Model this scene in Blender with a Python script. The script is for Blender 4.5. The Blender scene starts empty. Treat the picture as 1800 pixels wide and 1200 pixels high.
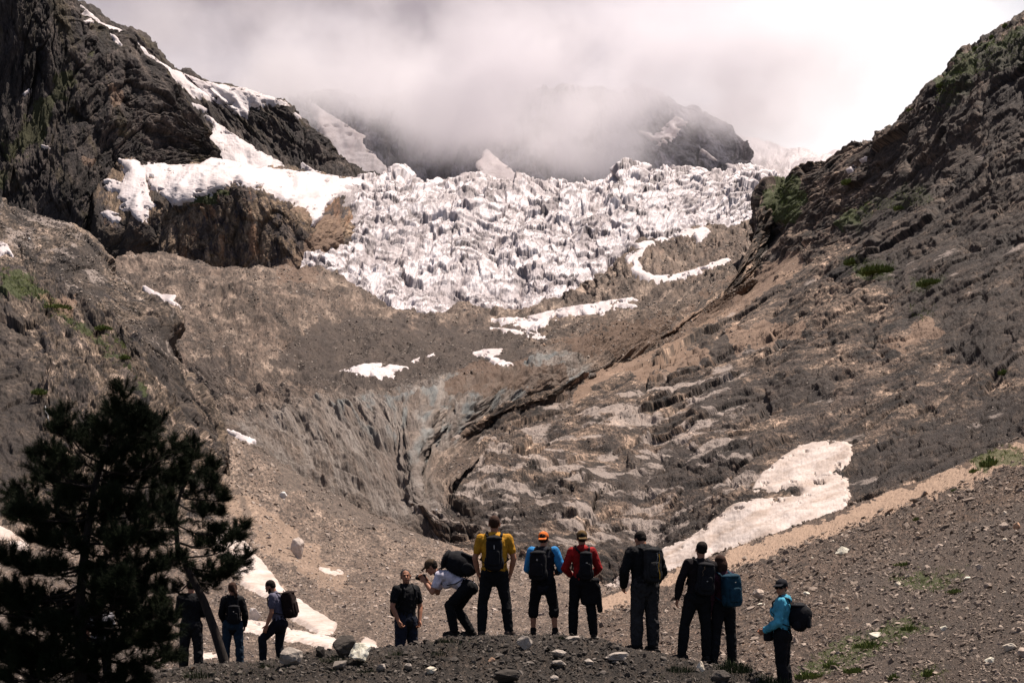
import bpy, bmesh, math, random
import numpy as np
from mathutils import Vector, Matrix
R = math.radians
random.seed(7)
SC = bpy.context.scene
COL = SC.collection
# ------------------------------------------------------------ camera, sky, sun, exposure
cam_d = bpy.data.cameras.new('camera')
cam = bpy.data.objects.new('camera', cam_d); COL.objects.link(cam)
cam.location = (0, 0, 0); cam.rotation_euler = (R(90), 0, 0)
cam_d.sensor_width = 36; cam_d.lens = 50; cam_d.shift_y = 0.25
cam_d.clip_start = 0.5; cam_d.clip_end = 60000
SC.camera = cam
SC.view_settings.view_transform = 'Standard'; SC.view_settings.look = 'None'
SC.view_settings.exposure = 0.92; SC.view_settings.gamma = 1.0
SC.cycles.use_denoising = True
SC.cycles.max_bounces = 16; SC.cycles.diffuse_bounces = 3; SC.cycles.volume_bounces = 14
SC.cycles.transparent_max_bounces = 8
SC.cycles.volume_step_rate = 1.0; SC.cycles.volume_max_steps = 96
SUN_DIR = Vector((0.27, 0.17, 0.93)).normalized()      # towards the sun
SUN_EL = math.asin(SUN_DIR.z); SUN_AZ = math.atan2(SUN_DIR.x, SUN_DIR.y)
W = bpy.data.worlds.new("World"); SC.world = W; W.use_nodes = True
nt = W.node_tree; nt.nodes.clear()
def wn(t, **k):
    n = nt.nodes.new(t)
    for a, b in k.items(): setattr(n, a, b)
    return n
out = wn('ShaderNodeOutputWorld'); bg = wn('ShaderNodeBackground'); bg2 = wn('ShaderNodeBackground'); mx = wn('ShaderNodeMixShader')
sky = wn('ShaderNodeTexSky', sky_type='NISHITA', sun_disc=False, sun_elevation=SUN_EL, sun_rotation=SUN_AZ, altitude=2000, dust_density=1.5)
bg.inputs[1].default_value = 0.055
nt.links.new(sky.outputs[0], bg.inputs[0])
tc = wn('ShaderNodeTexCoord')
mp = wn('ShaderNodeMapping'); mp.inputs['Scale'].default_value = (3.2, 3.2, 6.0); mp.inputs['Location'].default_value = (0.35, 0.1, 0.6)
nt.links.new(tc.outputs['Generated'], mp.inputs[0])
nz = wn('ShaderNodeTexNoise'); nz.inputs['Scale'].default_value = 1.8; nz.inputs['Detail'].default_value = 7; nz.inputs['Roughness'].default_value = 0.52
nt.links.new(mp.outputs[0], nz.inputs['Vector'])
# the thin place in the cloud deck to the right, where daylight breaks through
vm = wn('ShaderNodeVectorMath', operation='DISTANCE'); vm.inputs[1].default_value = Vector((0.255, 1, 0.36)).normalized()
nt.links.new(tc.outputs['Generated'], vm.inputs[0])
mr = wn('ShaderNodeMapRange', interpolation_type='SMOOTHSTEP'); mr.inputs[1].default_value = 0.0; mr.inputs[2].default_value = 0.27; mr.inputs[3].default_value = 0.64; mr.inputs[4].default_value = 0.0
nt.links.new(vm.outputs['Value'], mr.inputs[0])
ad = wn('ShaderNodeMath', operation='ADD'); nt.links.new(nz.outputs[0], ad.inputs[0]); nt.links.new(mr.outputs[0], ad.inputs[1])
cr = wn('ShaderNodeValToRGB')
e = cr.color_ramp.elements
e[0].position = 0.46; e[0].color = (0.17, 0.145, 0.165, 1)
e[1].position = 1.0; e[1].color = (0.60, 0.585, 0.59, 1)
x = e.new(0.645); x.color = (0.31, 0.28, 0.31, 1)
x = e.new(0.84); x.color = (0.44, 0.425, 0.45, 1)
nt.links.new(ad.outputs[0], cr.inputs[0]); nt.links.new(cr.outputs[0], bg2.inputs[0]); bg2.inputs[1].default_value = 1.0
# cloud cover: thick towards the view, broken behind and overhead (that is where the sun comes through)
sx = wn('ShaderNodeSeparateXYZ'); nt.links.new(tc.outputs['Generated'], sx.inputs[0])
cv = wn('ShaderNodeMapRange', interpolation_type='SMOOTHSTEP'); cv.inputs[1].default_value = -0.1; cv.inputs[2].default_value = 0.5; cv.inputs[3].default_value = 0.25; cv.inputs[4].default_value = 1
nt.links.new(sx.outputs['Y'], cv.inputs[0])
nt.links.new(cv.outputs[0], mx.inputs[0]); nt.links.new(bg.outputs[0], mx.inputs[1]); nt.links.new(bg2.outputs[0], mx.inputs[2])
nt.links.new(mx.outputs[0], out.inputs[0])
sd = bpy.data.lights.new('sun', 'SUN'); sun = bpy.data.objects.new('sun', sd); COL.objects.link(sun)
sd.energy = 4.6; sd.angle = R(0.6); sd.color = (1.0, 0.885, 0.79)
sun.rotation_euler = SUN_DIR.to_track_quat('Z', 'Y').to_euler(); sun.location = (0, 0, 50)

# ------------------------------------------------------------ pixel / noise helpers
F0, CX, HY = 2500.0, 900.0, 1050.0
def P(px, py, D): return ((px-CX)/F0*D, D, (HY-py)/F0*D)
_rs = np.random.RandomState(3)
_G3 = _rs.normal(size=(256, 3)).astype(np.float32); _G3 /= np.linalg.norm(_G3, axis=1)[:, None]
_a = _rs.uniform(0, 2*np.pi, 256); _G2 = np.stack([np.cos(_a), np.sin(_a)], 1).astype(np.float32)
_R1 = _rs.uniform(-1, 1, (4096, 4)).astype(np.float32)
def _hash(ix, iy, iz, seed):
    h = (ix.astype(np.uint32)*np.uint32(374761393)) ^ (iy.astype(np.uint32)*np.uint32(668265263)) ^ (np.uint32(iz)*np.uint32(2246822519) if np.isscalar(iz) else iz.astype(np.uint32)*np.uint32(2246822519)) ^ np.uint32(seed*974634777 & 0xffffffff)
    h ^= h >> np.uint32(13); h *= np.uint32(1274126177); h ^= h >> np.uint32(16)
    return h
def perlin(x, y, z, seed=0):
    x = np.asarray(x, np.float32); y = np.asarray(y, np.float32); z = np.asarray(z, np.float32)
    xi = np.floor(x).astype(np.int32); yi = np.floor(y).astype(np.int32); zi = np.floor(z).astype(np.int32)
    fx = x-xi; fy = y-yi; fz = z-zi
    u = fx*fx*fx*(fx*(fx*6-15)+10); v = fy*fy*fy*(fy*(fy*6-15)+10); w = fz*fz*fz*(fz*(fz*6-15)+10)
    res = 0
    for a in (0, 1):
        for b in (0, 1):
            for c in (0, 1):
                g = _G3[_hash(xi+a, yi+b, zi+c, seed) & 255]
                d = g[..., 0]*(fx-a)+g[..., 1]*(fy-b)+g[..., 2]*(fz-c)
                res = res + d*(u if a else 1-u)*(v if b else 1-v)*(w if c else 1-w)
    return res*1.6
def fbm(x, y, z, octv=5, seed=0, gain=0.5, ridged=False):
    s = 0; a = 1.0; t = 0; f = 1.0
    for o in range(octv):
        n = perlin(x*f, y*f, z*f, seed+o*17)
        if ridged: n = 1-2*np.abs(n)
        s = s+a*n; t += a; a *= gain; f *= 2.03
    return s/t
def perlin2(x, y, seed=0):
    x = np.asarray(x, np.float32); y = np.asarray(y, np.float32)
    xi = np.floor(x).astype(np.int32); yi = np.floor(y).astype(np.int32)
    fx = x-xi; fy = y-yi
    u = fx*fx*fx*(fx*(fx*6-15)+10); v = fy*fy*fy*(fy*(fy*6-15)+10)
    def g(a, b):
        G = _G2[_hash(xi+a, yi+b, 0, seed) & 255]
        return G[..., 0]*(fx-a)+G[..., 1]*(fy-b)
    n0 = g(0, 0); n0 = n0+u*(g(1, 0)-n0); n1 = g(0, 1); n1 = n1+u*(g(1, 1)-n1)
    return (n0+v*(n1-n0))*1.45
def fbm2(x, y, octv=5, seed=0, gain=0.5, ridged=False):
    s = 0; a = 1.0; t = 0; f = 1.0
    for o in range(octv):
        n = perlin2(x*f+o*3.7, y*f+o*1.3, seed+o*17)
        if ridged: n = 1-2*np.abs(n)
        s = s+a*n; t += a; a *= gain; f *= 2.03
    return s/t
def facets(x, y, seed=0):
    """blocky noise: every Voronoi cell is its own tilted plane; returns value and distance to cell wall"""
    x = np.asarray(x, np.float32); y = np.asarray(y, np.float32)
    xi = np.floor(x).astype(np.int32); yi = np.floor(y).astype(np.int32)
    d1 = np.full(x.shape, 9., np.float32); d2 = d1.copy(); bx = np.zeros_like(d1); by = np.zeros_like(d1); bh = np.zeros(x.shape, np.uint32)
    for a in (-1, 0, 1):
        for b in (-1, 0, 1):
            h = _hash(xi+a, yi+b, 0, seed)
            r = _R1[h & 4095]
            dx = x-(xi+a+0.5+0.45*r[..., 0]); dy = y-(yi+b+0.5+0.45*r[..., 1])
            d = dx*dx+dy*dy
            m = d < d1
            d2 = np.where(m, d1, np.minimum(d2, d))
            d1 = np.where(m, d, d1); bx = np.where(m, dx, bx); by = np.where(m, dy, by); bh = np.where(m, h, bh)
    r = _R1[(bh >> np.uint32(7)) & 4095]
    return r[..., 0]*0.6+(bx*r[..., 1]+by*r[..., 2])*1.1, np.sqrt(d2)-np.sqrt(d1), r[..., 3]
def sstep(a, b, x):
    t = np.clip((x-a)/(b-a), 0, 1); return t*t*(3-2*t)
def poly_sd(px, py, poly):
    """signed distance in photo pixels, positive inside"""
    n = len(poly); d = np.full(px.shape, 1e9); ins = np.zeros(px.shape, bool)
    for i in range(n):
        x0, y0 = poly[i]; x1, y1 = poly[(i+1) % n]
        ex, ey = x1-x0, y1-y0; L = ex*ex+ey*ey+1e-9
        t = np.clip(((px-x0)*ex+(py-y0)*ey)/L, 0, 1)
        d = np.minimum(d, (px-x0-t*ex)**2+(py-y0-t*ey)**2)
        c = ((y0 > py) != (y1 > py)) & (px < (x1-x0)*(py-y0)/(y1-y0+1e-12)+x0)
        ins ^= c
    return np.where(ins, np.sqrt(d), -np.sqrt(d))
def mesh_np(name, V, Fq, mat, smooth=True, attrs=None):
    V = np.ascontiguousarray(V, np.float32).reshape(-1, 3); Fq = np.ascontiguousarray(Fq, np.int32); k = Fq.shape[1]
    me = bpy.data.meshes.new(name)
    me.vertices.add(len(V)); me.vertices.foreach_set('co', V.ravel())
    me.loops.add(Fq.size); me.loops.foreach_set('vertex_index', Fq.ravel())
    me.polygons.add(len(Fq)); me.polygons.foreach_set('loop_start', np.arange(len(Fq), dtype=np.int32)*k)
    me.polygons.foreach_set('loop_total', np.full(len(Fq), k, np.int32))
    me.polygons.foreach_set('use_smooth', np.full(len(Fq), smooth, bool))
    me.update(calc_edges=True)
    for an, av in (attrs or {}).items():
        if an == 'surf':
            at = me.attributes.new(an, 'FLOAT_VECTOR', 'POINT'); at.data.foreach_set('vector', np.ascontiguousarray(av, np.float32).ravel()); continue
        at = me.attributes.new(an, 'FLOAT', 'POINT'); at.data.foreach_set('value', np.ascontiguousarray(av, np.float32).ravel())
    if mat: me.materials.append(mat)
    return me
def put(name, me, label=None, cat=None, group=None, kind=None, parent=None, loc=None):
    o = bpy.data.objects.new(name, me); COL.objects.link(o)
    if parent is not None: o.parent = parent
    if loc is not None: o.location = loc
    if label: o['label'] = label
    if cat: o['category'] = cat
    if group: o['group'] = group
    if kind: o['kind'] = kind
    return o
# ------------------------------------------------------------ node materials
def newmat(name):
    m = bpy.data.materials.new(name); m.use_nodes = True
    t = m.node_tree; b = t.nodes['Principled BSDF']; b.inputs['Roughness'].default_value = 0.9
    b.inputs['Specular IOR Level'].default_value = 0.25
    return m, t, b
def nd(t, ty, **k):
    n = t.nodes.new(ty)
    for a, b in k.items(): setattr(n, a, b)
    return n
def noise_node(t, scale, detail=6, rough=0.6, vec=None, dist=0.0):
    n = nd(t, 'ShaderNodeTexNoise'); n.inputs['Scale'].default_value = scale; n.inputs['Detail'].default_value = detail
    n.inputs['Roughness'].default_value = rough; n.inputs['Distortion'].default_value = dist
    if vec is not None: t.links.new(vec, n.inputs['Vector'])
    return n.outputs[0]
def ramp(t, fac, stops, interp='LINEAR'):
    n = nd(t, 'ShaderNodeValToRGB'); n.color_ramp.interpolation = interp
    el = n.color_ramp.elements
    while len(el) < len(stops): el.new(0.5)
    for i, (p, c) in enumerate(stops):
        el[i].position = p; el[i].color = (c, c, c, 1) if np.isscalar(c) else (*c, 1)
    t.links.new(fac, n.inputs[0]); return n.outputs[0]
def mix(t, fac, a, b, mode='MIX'):
    n = nd(t, 'ShaderNodeMix', data_type='RGBA', blend_type=mode)
    for sock, v in ((n.inputs[0], fac), (n.inputs[6], a), (n.inputs[7], b)):
        if hasattr(v, 'is_linked'): t.links.new(v, sock)
        elif np.isscalar(v): sock.default_value = v
        else: sock.default_value = (*v, 1)
    return n.outputs[2]
def attr(t, name):
    n = nd(t, 'ShaderNodeAttribute'); n.attribute_name = name; return n.outputs['Fac']
def vecmap(t, scale=(1, 1, 1), rot=(0, 0, 0), coord='Object'):
    c = nd(t, 'ShaderNodeTexCoord'); m = nd(t, 'ShaderNodeMapping')
    m.inputs['Scale'].default_value = scale; m.inputs['Rotation'].default_value = rot
    t.links.new(c.outputs[coord], m.inputs[0]); return m.outputs[0]
def bump(t, b, h, strength, dist):
    n = nd(t, 'ShaderNodeBump'); n.inputs['Strength'].default_value = strength; n.inputs['Distance'].default_value = dist
    t.links.new(h, n.inputs['Height']); t.links.new(n.outputs[0], b.inputs['Normal']); return n
def sharp(t, a, n, k=1.1, lo=0.44, hi=0.56):
    """give a soft region mask a broken, fractal outline"""
    m1 = nd(t, 'ShaderNodeMath', operation='MULTIPLY_ADD'); t.links.new(n, m1.inputs[0]); m1.inputs[1].default_value = k*2.2; m1.inputs[2].default_value = -k*1.1
    m2 = nd(t, 'ShaderNodeMath', operation='ADD'); t.links.new(a, m2.inputs[0]); t.links.new(m1.outputs[0], m2.inputs[1])
    m3 = nd(t, 'ShaderNodeMapRange', interpolation_type='SMOOTHSTEP'); t.links.new(m2.outputs[0], m3.inputs[0]); m3.inputs[1].default_value = lo; m3.inputs[2].default_value = hi
    m4 = nd(t, 'ShaderNodeMath', operation='MULTIPLY'); m5 = nd(t, 'ShaderNodeMath', operation='GREATER_THAN'); t.links.new(a, m5.inputs[0]); m5.inputs[1].default_value = 0.02
    t.links.new(m3.outputs[0], m4.inputs[0]); t.links.new(m5.outputs[0], m4.inputs[1])
    return m4.outputs[0]
def surfmap(t, sx=1.0, sy=1.0, ang=0.0, off=(0, 0)):
    """coordinates that run along and across the landform's own bedding rows"""
    n = nd(t, 'ShaderNodeAttribute'); n.attribute_name = 'surf'
    r = nd(t, 'ShaderNodeVectorRotate', rotation_type='Z_AXIS'); r.inputs['Angle'].default_value = ang; t.links.new(n.outputs['Vector'], r.inputs['Vector'])
    m = nd(t, 'ShaderNodeVectorMath', operation='MULTIPLY'); m.inputs[1].default_value = (sx, sy, 1); t.links.new(r.outputs[0], m.inputs[0])
    return m.outputs[0]
def rock_mat(name, cols, s, ang=0.0, stretch=3.0, extra=None, speck=0.35, big=70.0, bk=1.0):
    """cols: dark, mid, light, accent; s: metres per surface unit; ang/stretch: bedding"""
    m, t, b = newmat(name)
    if name != 'far_cliff_rock': cols = [(r_*1.04, g_*0.93, b_*0.84) for r_, g_, b_ in cols]
    v = surfmap(t); vs = surfmap(t, 1/stretch, 1.0, ang)
    n1 = noise_node(t, 1/big, 12, 0.72, v, 0.4)
    n2 = noise_node(t, 1/(big*0.36), 11, 0.74, vs, 0.5)
    n3 = noise_node(t, 1/(big*0.10), 8, 0.72, vs, 0.5)
    n4 = noise_node(t, 1/(big*1.6), 12, 0.72, vs, 0.4)
    c = ramp(t, n2, [(0.40, cols[0]), (0.47, cols[1]), (0.53, cols[1]), (0.60, cols[2]), (0.70, cols[1])])
    c = mix(t, ramp(t, n1, [(0.515, 0.0), (0.55, 0.75)]), c, cols[0])
    c = mix(t, ramp(t, n4, [(0.545, 0.0), (0.58, 0.7)]), c, cols[3])
    tn = attr(t, 'tone'); c = mix(t, 0.8, c, ramp(t, tn, [(0.0, 0.06), (0.5, 0.5), (1.0, 0.92)]), 'OVERLAY')
    c = mix(t, speck, c, ramp(t, n3, [(0.36, 0.0), (0.5, 0.5), (0.64, 1.0)]), 'OVERLAY')
    n6 = noise_node(t, 1/3.4, 5, 0.75, v); c = mix(t, speck*1.1, c, ramp(t, n6, [(0.38, 0.0), (0.5, 0.5), (0.62, 1.0)]), 'OVERLAY')
    if extra: c = extra(t, c, v, vs)
    t.links.new(c, b.inputs['Base Color'])
    h = mix(t, 0.5, n3, noise_node(t, 1/(big*0.04), 5, 0.7, v))
    bump(t, b, h, 1.0, 5*s*bk)
    return m
# ------------------------------------------------------------ lofted landforms
LAND = {}
DETAIL = 1.0
def resample(row, n):
    pts = np.array([r[:3] for r in row], float)
    seg = np.hypot(np.diff(pts[:, 0]), np.diff(pts[:, 1]))
    k = [r[3] if len(r) > 3 else None for r in row]; k[0] = 0.0; k[-1] = 1.0
    cum = np.concatenate([[0], np.cumsum(seg)]); t = np.zeros(len(row))
    i = 0
    while i < len(row)-1:
        j = i+1
        while k[j] is None: j += 1
        t[i:j+1] = k[i]+(k[j]-k[i])*(cum[i:j+1]-cum[i])/(cum[j]-cum[i]+1e-9); i = j
    u = np.linspace(0, 1, n)
    return np.stack([np.interp(u, t, pts[:, 0]), np.interp(u, t, pts[:, 1]), np.exp(np.interp(u, t, np.log(pts[:, 2])))], 1)
def smooth1(a, k, ax):
    for _ in range(k):
        p = np.concatenate([np.take(a, [0], ax), a, np.take(a, [-1], ax)], ax)
        n = a.shape[ax]
        a = (np.take(p, range(n), ax)+2*a+np.take(p, range(2, n+2), ax))/4
    return a
def blur(a, k):
    return smooth1(smooth1(a, k, 0), k, 1)
def loft(rows, N, M, back=None, smooth=6):
    rows = [resample(r, N) for r in rows]
    if back:
        for fD, dpy in back:
            b = rows[-1].copy() if fD is None else (rows[-1].copy())
            b[:, 2] = b[:, 2]*fD; b[:, 1] += dpy; rows.append(b)
    A = np.stack(rows)                                   # K,N,3
    L = A.copy(); L[..., 2] = np.log(L[..., 2])
    dist = np.sqrt(((A[1:, :, :2]-A[:-1, :, :2])**2).sum(-1)).mean(1)+120*np.abs(L[1:, :, 2]-L[:-1, :, 2]).mean(1)
    t = np.concatenate([[0], np.cumsum(dist)]); t /= t[-1]
    u = np.linspace(0, 1, M)
    idx = np.clip(np.searchsorted(t, u, 'right')-1, 0, len(t)-2)
    K = len(t); f = ((u-t[idx])/(t[idx+1]-t[idx]))[:, None, None]
    tan = np.zeros_like(L)
    for i in range(K):
        if 0 < i < K-1:
            a = (L[i]-L[i-1])/(t[i]-t[i-1]); b = (L[i+1]-L[i])/(t[i+1]-t[i])
            tan[i] = np.where(a*b > 0, 2*a*b/(a+b+np.where(a+b == 0, 1, 0)), 0)     # monotone (no overshoot)
        elif i == 0: tan[i] = (L[1]-L[0])/(t[1]-t[0])
        else: tan[i] = (L[-1]-L[-2])/(t[-1]-t[-2])
    h = (t[idx+1]-t[idx])[:, None, None]
    p0, p1, m0, m1 = L[idx], L[idx+1], tan[idx]*h, tan[idx+1]*h
    G = (2*f**3-3*f**2+1)*p0+(f**3-2*f**2+f)*m0+(-2*f**3+3*f**2)*p1+(f**3-f**2)*m1
    G[..., 2] = smooth1(G[..., 2], smooth*3, 1)
    u_ = np.linspace(0, 1, N)*np.sqrt((np.diff(A[..., :2], axis=1)**2).sum(-1)).sum(1).mean()
    v_ = u*(dist.sum())
    loft.last = int(np.searchsorted(u, t[len(t)-1-len(back or ())]))+1
    loft.UV = np.stack(np.meshgrid(u_, v_), -1)
    D = np.exp(G[..., 2]); X = (G[..., 0]-CX)/F0*D; Z = (HY-G[..., 1])/F0*D
    return np.stack([X, D, Z], -1)
def normals(B, k=10):
    S = blur(B, k)
    du = np.gradient(S, axis=1); dv = np.gradient(S, axis=0)
    n = np.cross(du, dv); n /= np.linalg.norm(n, axis=-1, keepdims=True)+1e-9
    return n
def grid_faces(M, N, keep=None):
    i = np.arange(M*N).reshape(M, N)
    f = np.stack([i[:-1, :-1], i[:-1, 1:], i[1:, 1:], i[1:, :-1]], -1).reshape(-1, 4)
    if keep is not None:
        kk = keep[:-1, :-1] | keep[:-1, 1:] | keep[1:, 1:] | keep[1:, :-1]
        f = f[kk.ravel()]
    return f
def proj(B):
    return CX+B[..., 0]/B[..., 1]*F0, HY-B[..., 2]/B[..., 1]*F0
def landform(name, rows, N, M, disp, mat, back=((1.06, 12), (1.35, 120)), snows=(), masks=(), flip=False, label=None, smooth=6, kind='structure', wings=''):
    N = int(N*DETAIL); M = int(M*DETAIL)
    B = loft(rows, N, M, back, smooth); n = normals(B)
    s = B[..., 1]/F0                                    # metres per photo pixel
    px, py = proj(B); UV = loft.UV; LAST = loft.last
    c = type('ctx', (), dict(B=B, s=s, px=px, py=py, U=UV[..., 0], V=UV[..., 1]))
    d, at = disp(c)
    at.setdefault('tone', np.full(d.shape, 0.5))
    at['surf'] = np.concatenate([UV, 0*UV[..., :1]], -1)
    ds = blur(d, {'right_mountain': 60, 'snow_ledge_buttress': 26, 'middle_ridge': 26}.get(name, 14)); B2 = B+n*ds[..., None]; px, py = proj(B2)
    for poly, thick, lab, w in snows:
        sdv = poly_sd(px, py, poly)
        d = ds+(d-ds)*(1-0.93*sstep(-1.0*w, 1.2*w, sdv))-0.3*s*sstep(0, 6, sdv)
    jit = 42*fbm2(px/55, py/38, 6, 99, 0.62)
    for an, poly, w in masks:
        m = sstep(-w*0.8, w*0.8, poly_sd(px, py, poly)+jit*min(1, w/12))*0.9
        at[an] = np.maximum(at.get(an, 0), m)
    V = B+n*d[..., None]
    Vm, Nm, atm = V, N, at
    for side in wings:                                  # the slope carries on beyond the edge of the view
        e0, e1, sg = (-1, -26, -1) if side == 'R' else (0, 25, 1)
        step = (B[:, e0]-B[:, e1])/25.0; step[:, 1] *= 0.3; K = min(150, N//3-2); j = np.arange(1, K)*3
        idx = (e0+sg*j) % N
        ext = B[:, e0][:, None]+step[:, None]*j[None, :, None]+(V-B)[:, idx]+(V-B)[:, e0][:, None]*0
        cat = (lambda a, b: np.concatenate([a, b], 1)) if side == 'R' else (lambda a, b: np.concatenate([b[:, ::-1], a], 1))
        Vm = cat(Vm, ext); atm = {k_: cat(atm[k_], v_[:, idx]) for k_, v_ in at.items()}; Nm += K-1
    me = mesh_np(name, Vm, grid_faces(M, Nm), mat, True, atm)
    o = put(name, me, kind=kind)
    if label: o['label'] = label
    LAND[name] = dict(V=V, B=B2, n=n, d=d, px=px, py=py, s=s, last=LAST)
    for q, (poly, thick, lab, w) in enumerate(snows):
        snow_patch(name, poly, thick, lab, w, q, MAT['snow_near'] if name in ('valley_floor', 'right_mountain') and max(p_[1] for p_ in poly) > 600 else None)
    return o
def keep_biggest(me):
    bm = bmesh.new(); bm.from_mesh(me); bm.verts.ensure_lookup_table()
    seen = set(); best = None
    for v in bm.verts:
        if v.index in seen: continue
        st = [v]; seen.add(v.index); comp = []
        while st:
            a = st.pop(); comp.append(a)
            for e_ in a.link_edges:
                o_ = e_.other_vert(a)
                if o_.index not in seen: seen.add(o_.index); st.append(o_)
        if best is None or len(comp) > len(best): best = comp
    kp = set(v.index for v in best)
    bmesh.ops.delete(bm, geom=[v for v in bm.verts if v.index not in kp], context='VERTS')
    bm.to_mesh(me); bm.free()
def snow_patch(land, poly, thick, lab, w, seed=0, mat=None, name='snow_patch'):
    L = LAND[land]; px, py = L['px'], L['py']
    xs = [p[0] for p in poly]; ys = [p[1] for p in poly]
    box = (px > min(xs)-25) & (px < max(xs)+25) & (py > min(ys)-25) & (py < max(ys)+25)
    box[L['last']:] = False
    rr = np.where(box.any(1))[0]; cc = np.where(box.any(0))[0]
    if len(rr) < 3 or len(cc) < 3: return
    sl = (slice(rr[0], rr[-1]+1), slice(cc[0], cc[-1]+1))
    B, n, s = L['B'][sl], L['n'][sl], L['s'][sl]; pxs, pys = px[sl], py[sl]
    sm = s.mean()
    sdv = poly_sd(pxs, pys, poly)
    sdv = sdv+(4.5*fbm2(pxs/20, pys/12, 5, 40+seed, 0.6)+2.0)*min(1.0, w/3)
    if thick <= 5: sdv = sdv-15*sstep(0.12, 0.36, fbm2(pxs/26, pys/11, 5, 70+seed, 0.6))
    h = thick*s*np.clip(sdv/w, -2.2, 1)
    h = h+s*(1.6*fbm2(pxs/34, pys/13, 5, 60+seed, 0.6)+0.7*fbm2(pxs/9, pys/4, 3, 61+seed, 0.6, True))*sstep(0, 9, sdv)*min(thick, 3)*0.5
    keep = sdv > -2.0*w
    V = B+n*h[..., None]
    f = grid_faces(*sdv.shape, keep=keep)
    used = np.unique(f); remap = np.full(sdv.size, -1); remap[used] = np.arange(len(used))
    me = mesh_np(name, V.reshape(-1, 3)[used], remap[f], mat or MAT['snow'], True, {'edge': np.clip(sdv/30, 0, 1).ravel()[used]})
    keep_biggest(me); put(name, me, lab, 'snow patch')
    LAND[land+'_snow_%d' % seed] = None

# ------------------------------------------------------------ terrain materials
MAT = {}
def snow_material(name, base, dirt, amt, s):
    m, t, b = newmat(name)
    v = vecmap(t); vs = vecmap(t, (1, 0.35, 1))
    n1 = noise_node(t, 1/(50*s), 7, 0.6, vs, 0.5); n2 = noise_node(t, 1/(6*s), 8, 0.7, v)
    c = mix(t, ramp(t, n1, [(0.40, 0.0), (0.72, amt)]), base, dirt)
    c = mix(t, ramp(t, n2, [(0.50, 0.0), (0.75, amt*0.8)]), c, dirt)
    ed = attr(t, 'edge'); n5 = noise_node(t, 1/(2.2*s), 5, 0.75, v)
    ad = nd(t, 'ShaderNodeMath', operation='MULTIPLY_ADD'); t.links.new(ed, ad.inputs[0]); ad.inputs[1].default_value = -0.30; t.links.new(n2, ad.inputs[2])
    c = mix(t, ramp(t, ad.outputs[0], [(0.40, 0.0), (0.62, 0.75)]), c, dirt)
    c = mix(t, ramp(t, n5, [(0.64, 0.0), (0.72, 0.55*amt)]), c, tuple(x*0.35 for x in dirt))
    t.links.new(c, b.inputs['Base Color']); b.inputs['Roughness'].default_value = 0.75
    bump(t, b, mix(t, 0.4, n2, n1), 0.5, 3*s)
    return m
MAT['snow'] = snow_material('far_snow', (0.56, 0.515, 0.515), (0.38, 0.32, 0.305), 0.6, 0.9)
MAT['snow_near'] = snow_material('dirty_near_snow', (0.50, 0.44, 0.405), (0.30, 0.23, 0.185), 1.0, 0.09)
def grass_extra(sc, green=(0.035, 0.045, 0.012), thr=0.0):
    def f(t, c, v, vs):
        g = attr(t, 'grass'); n = noise_node(t, 1/14, 9, 0.75, v)
        add = nd(t, 'ShaderNodeMath', operation='MULTIPLY_ADD'); t.links.new(g, add.inputs[0]); add.inputs[1].default_value = 0.5; t.links.new(n, add.inputs[2])
        c = mix(t, ramp(t, add.outputs[0], [(0.78, 0.0), (0.84, 0.9)]), c, green)
        sn = noise_node(t, 1/26, 12, 0.72, vs, 0.3)
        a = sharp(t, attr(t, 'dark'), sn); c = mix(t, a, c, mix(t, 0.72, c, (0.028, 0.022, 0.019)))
        a = sharp(t, attr(t, 'ochre'), sn); c = mix(t, a, c, mix(t, 0.6, c, (0.235, 0.155, 0.108)))
        a = sharp(t, attr(t, 'pale'), sn, 0.9, 0.30, 0.45); c = mix(t, a, c, mix(t, 0.6, c, (0.36, 0.30, 0.265)))
        return c
    return f
MAT['far_rock'] = rock_mat('far_cliff_rock', [(0.05, 0.05, 0.066), (0.08, 0.078, 0.096), (0.12, 0.112, 0.125), (0.10, 0.085, 0.09)], 1.2, R(70), 3, None, big=50)
MAT['left_rock'] = rock_mat('dark_mountain_rock', [(0.020, 0.018, 0.020), (0.042, 0.037, 0.036), (0.085, 0.074, 0.068), (0.055, 0.048, 0.030)], 0.8, R(60), 2.5, grass_extra(0.8, (0.045, 0.045, 0.018)), big=60)
MAT['buttress'] = rock_mat('brown_buttress_rock', [(0.035, 0.032, 0.038), (0.12, 0.094, 0.07), (0.25, 0.20, 0.152), (0.17, 0.10, 0.062)], 0.75, R(80), 2.2, grass_extra(0.75), big=46)
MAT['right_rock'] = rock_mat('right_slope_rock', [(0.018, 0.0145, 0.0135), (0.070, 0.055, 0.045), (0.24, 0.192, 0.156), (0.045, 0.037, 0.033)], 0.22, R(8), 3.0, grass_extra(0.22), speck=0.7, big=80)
MAT['near_left_rock'] = rock_mat('left_slope_rock', [(0.018, 0.016, 0.018), (0.076, 0.063, 0.052), (0.215, 0.182, 0.158), (0.075, 0.060, 0.045)], 0.13, R(-10), 2.5, grass_extra(0.13), speck=0.7, big=70)
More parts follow.
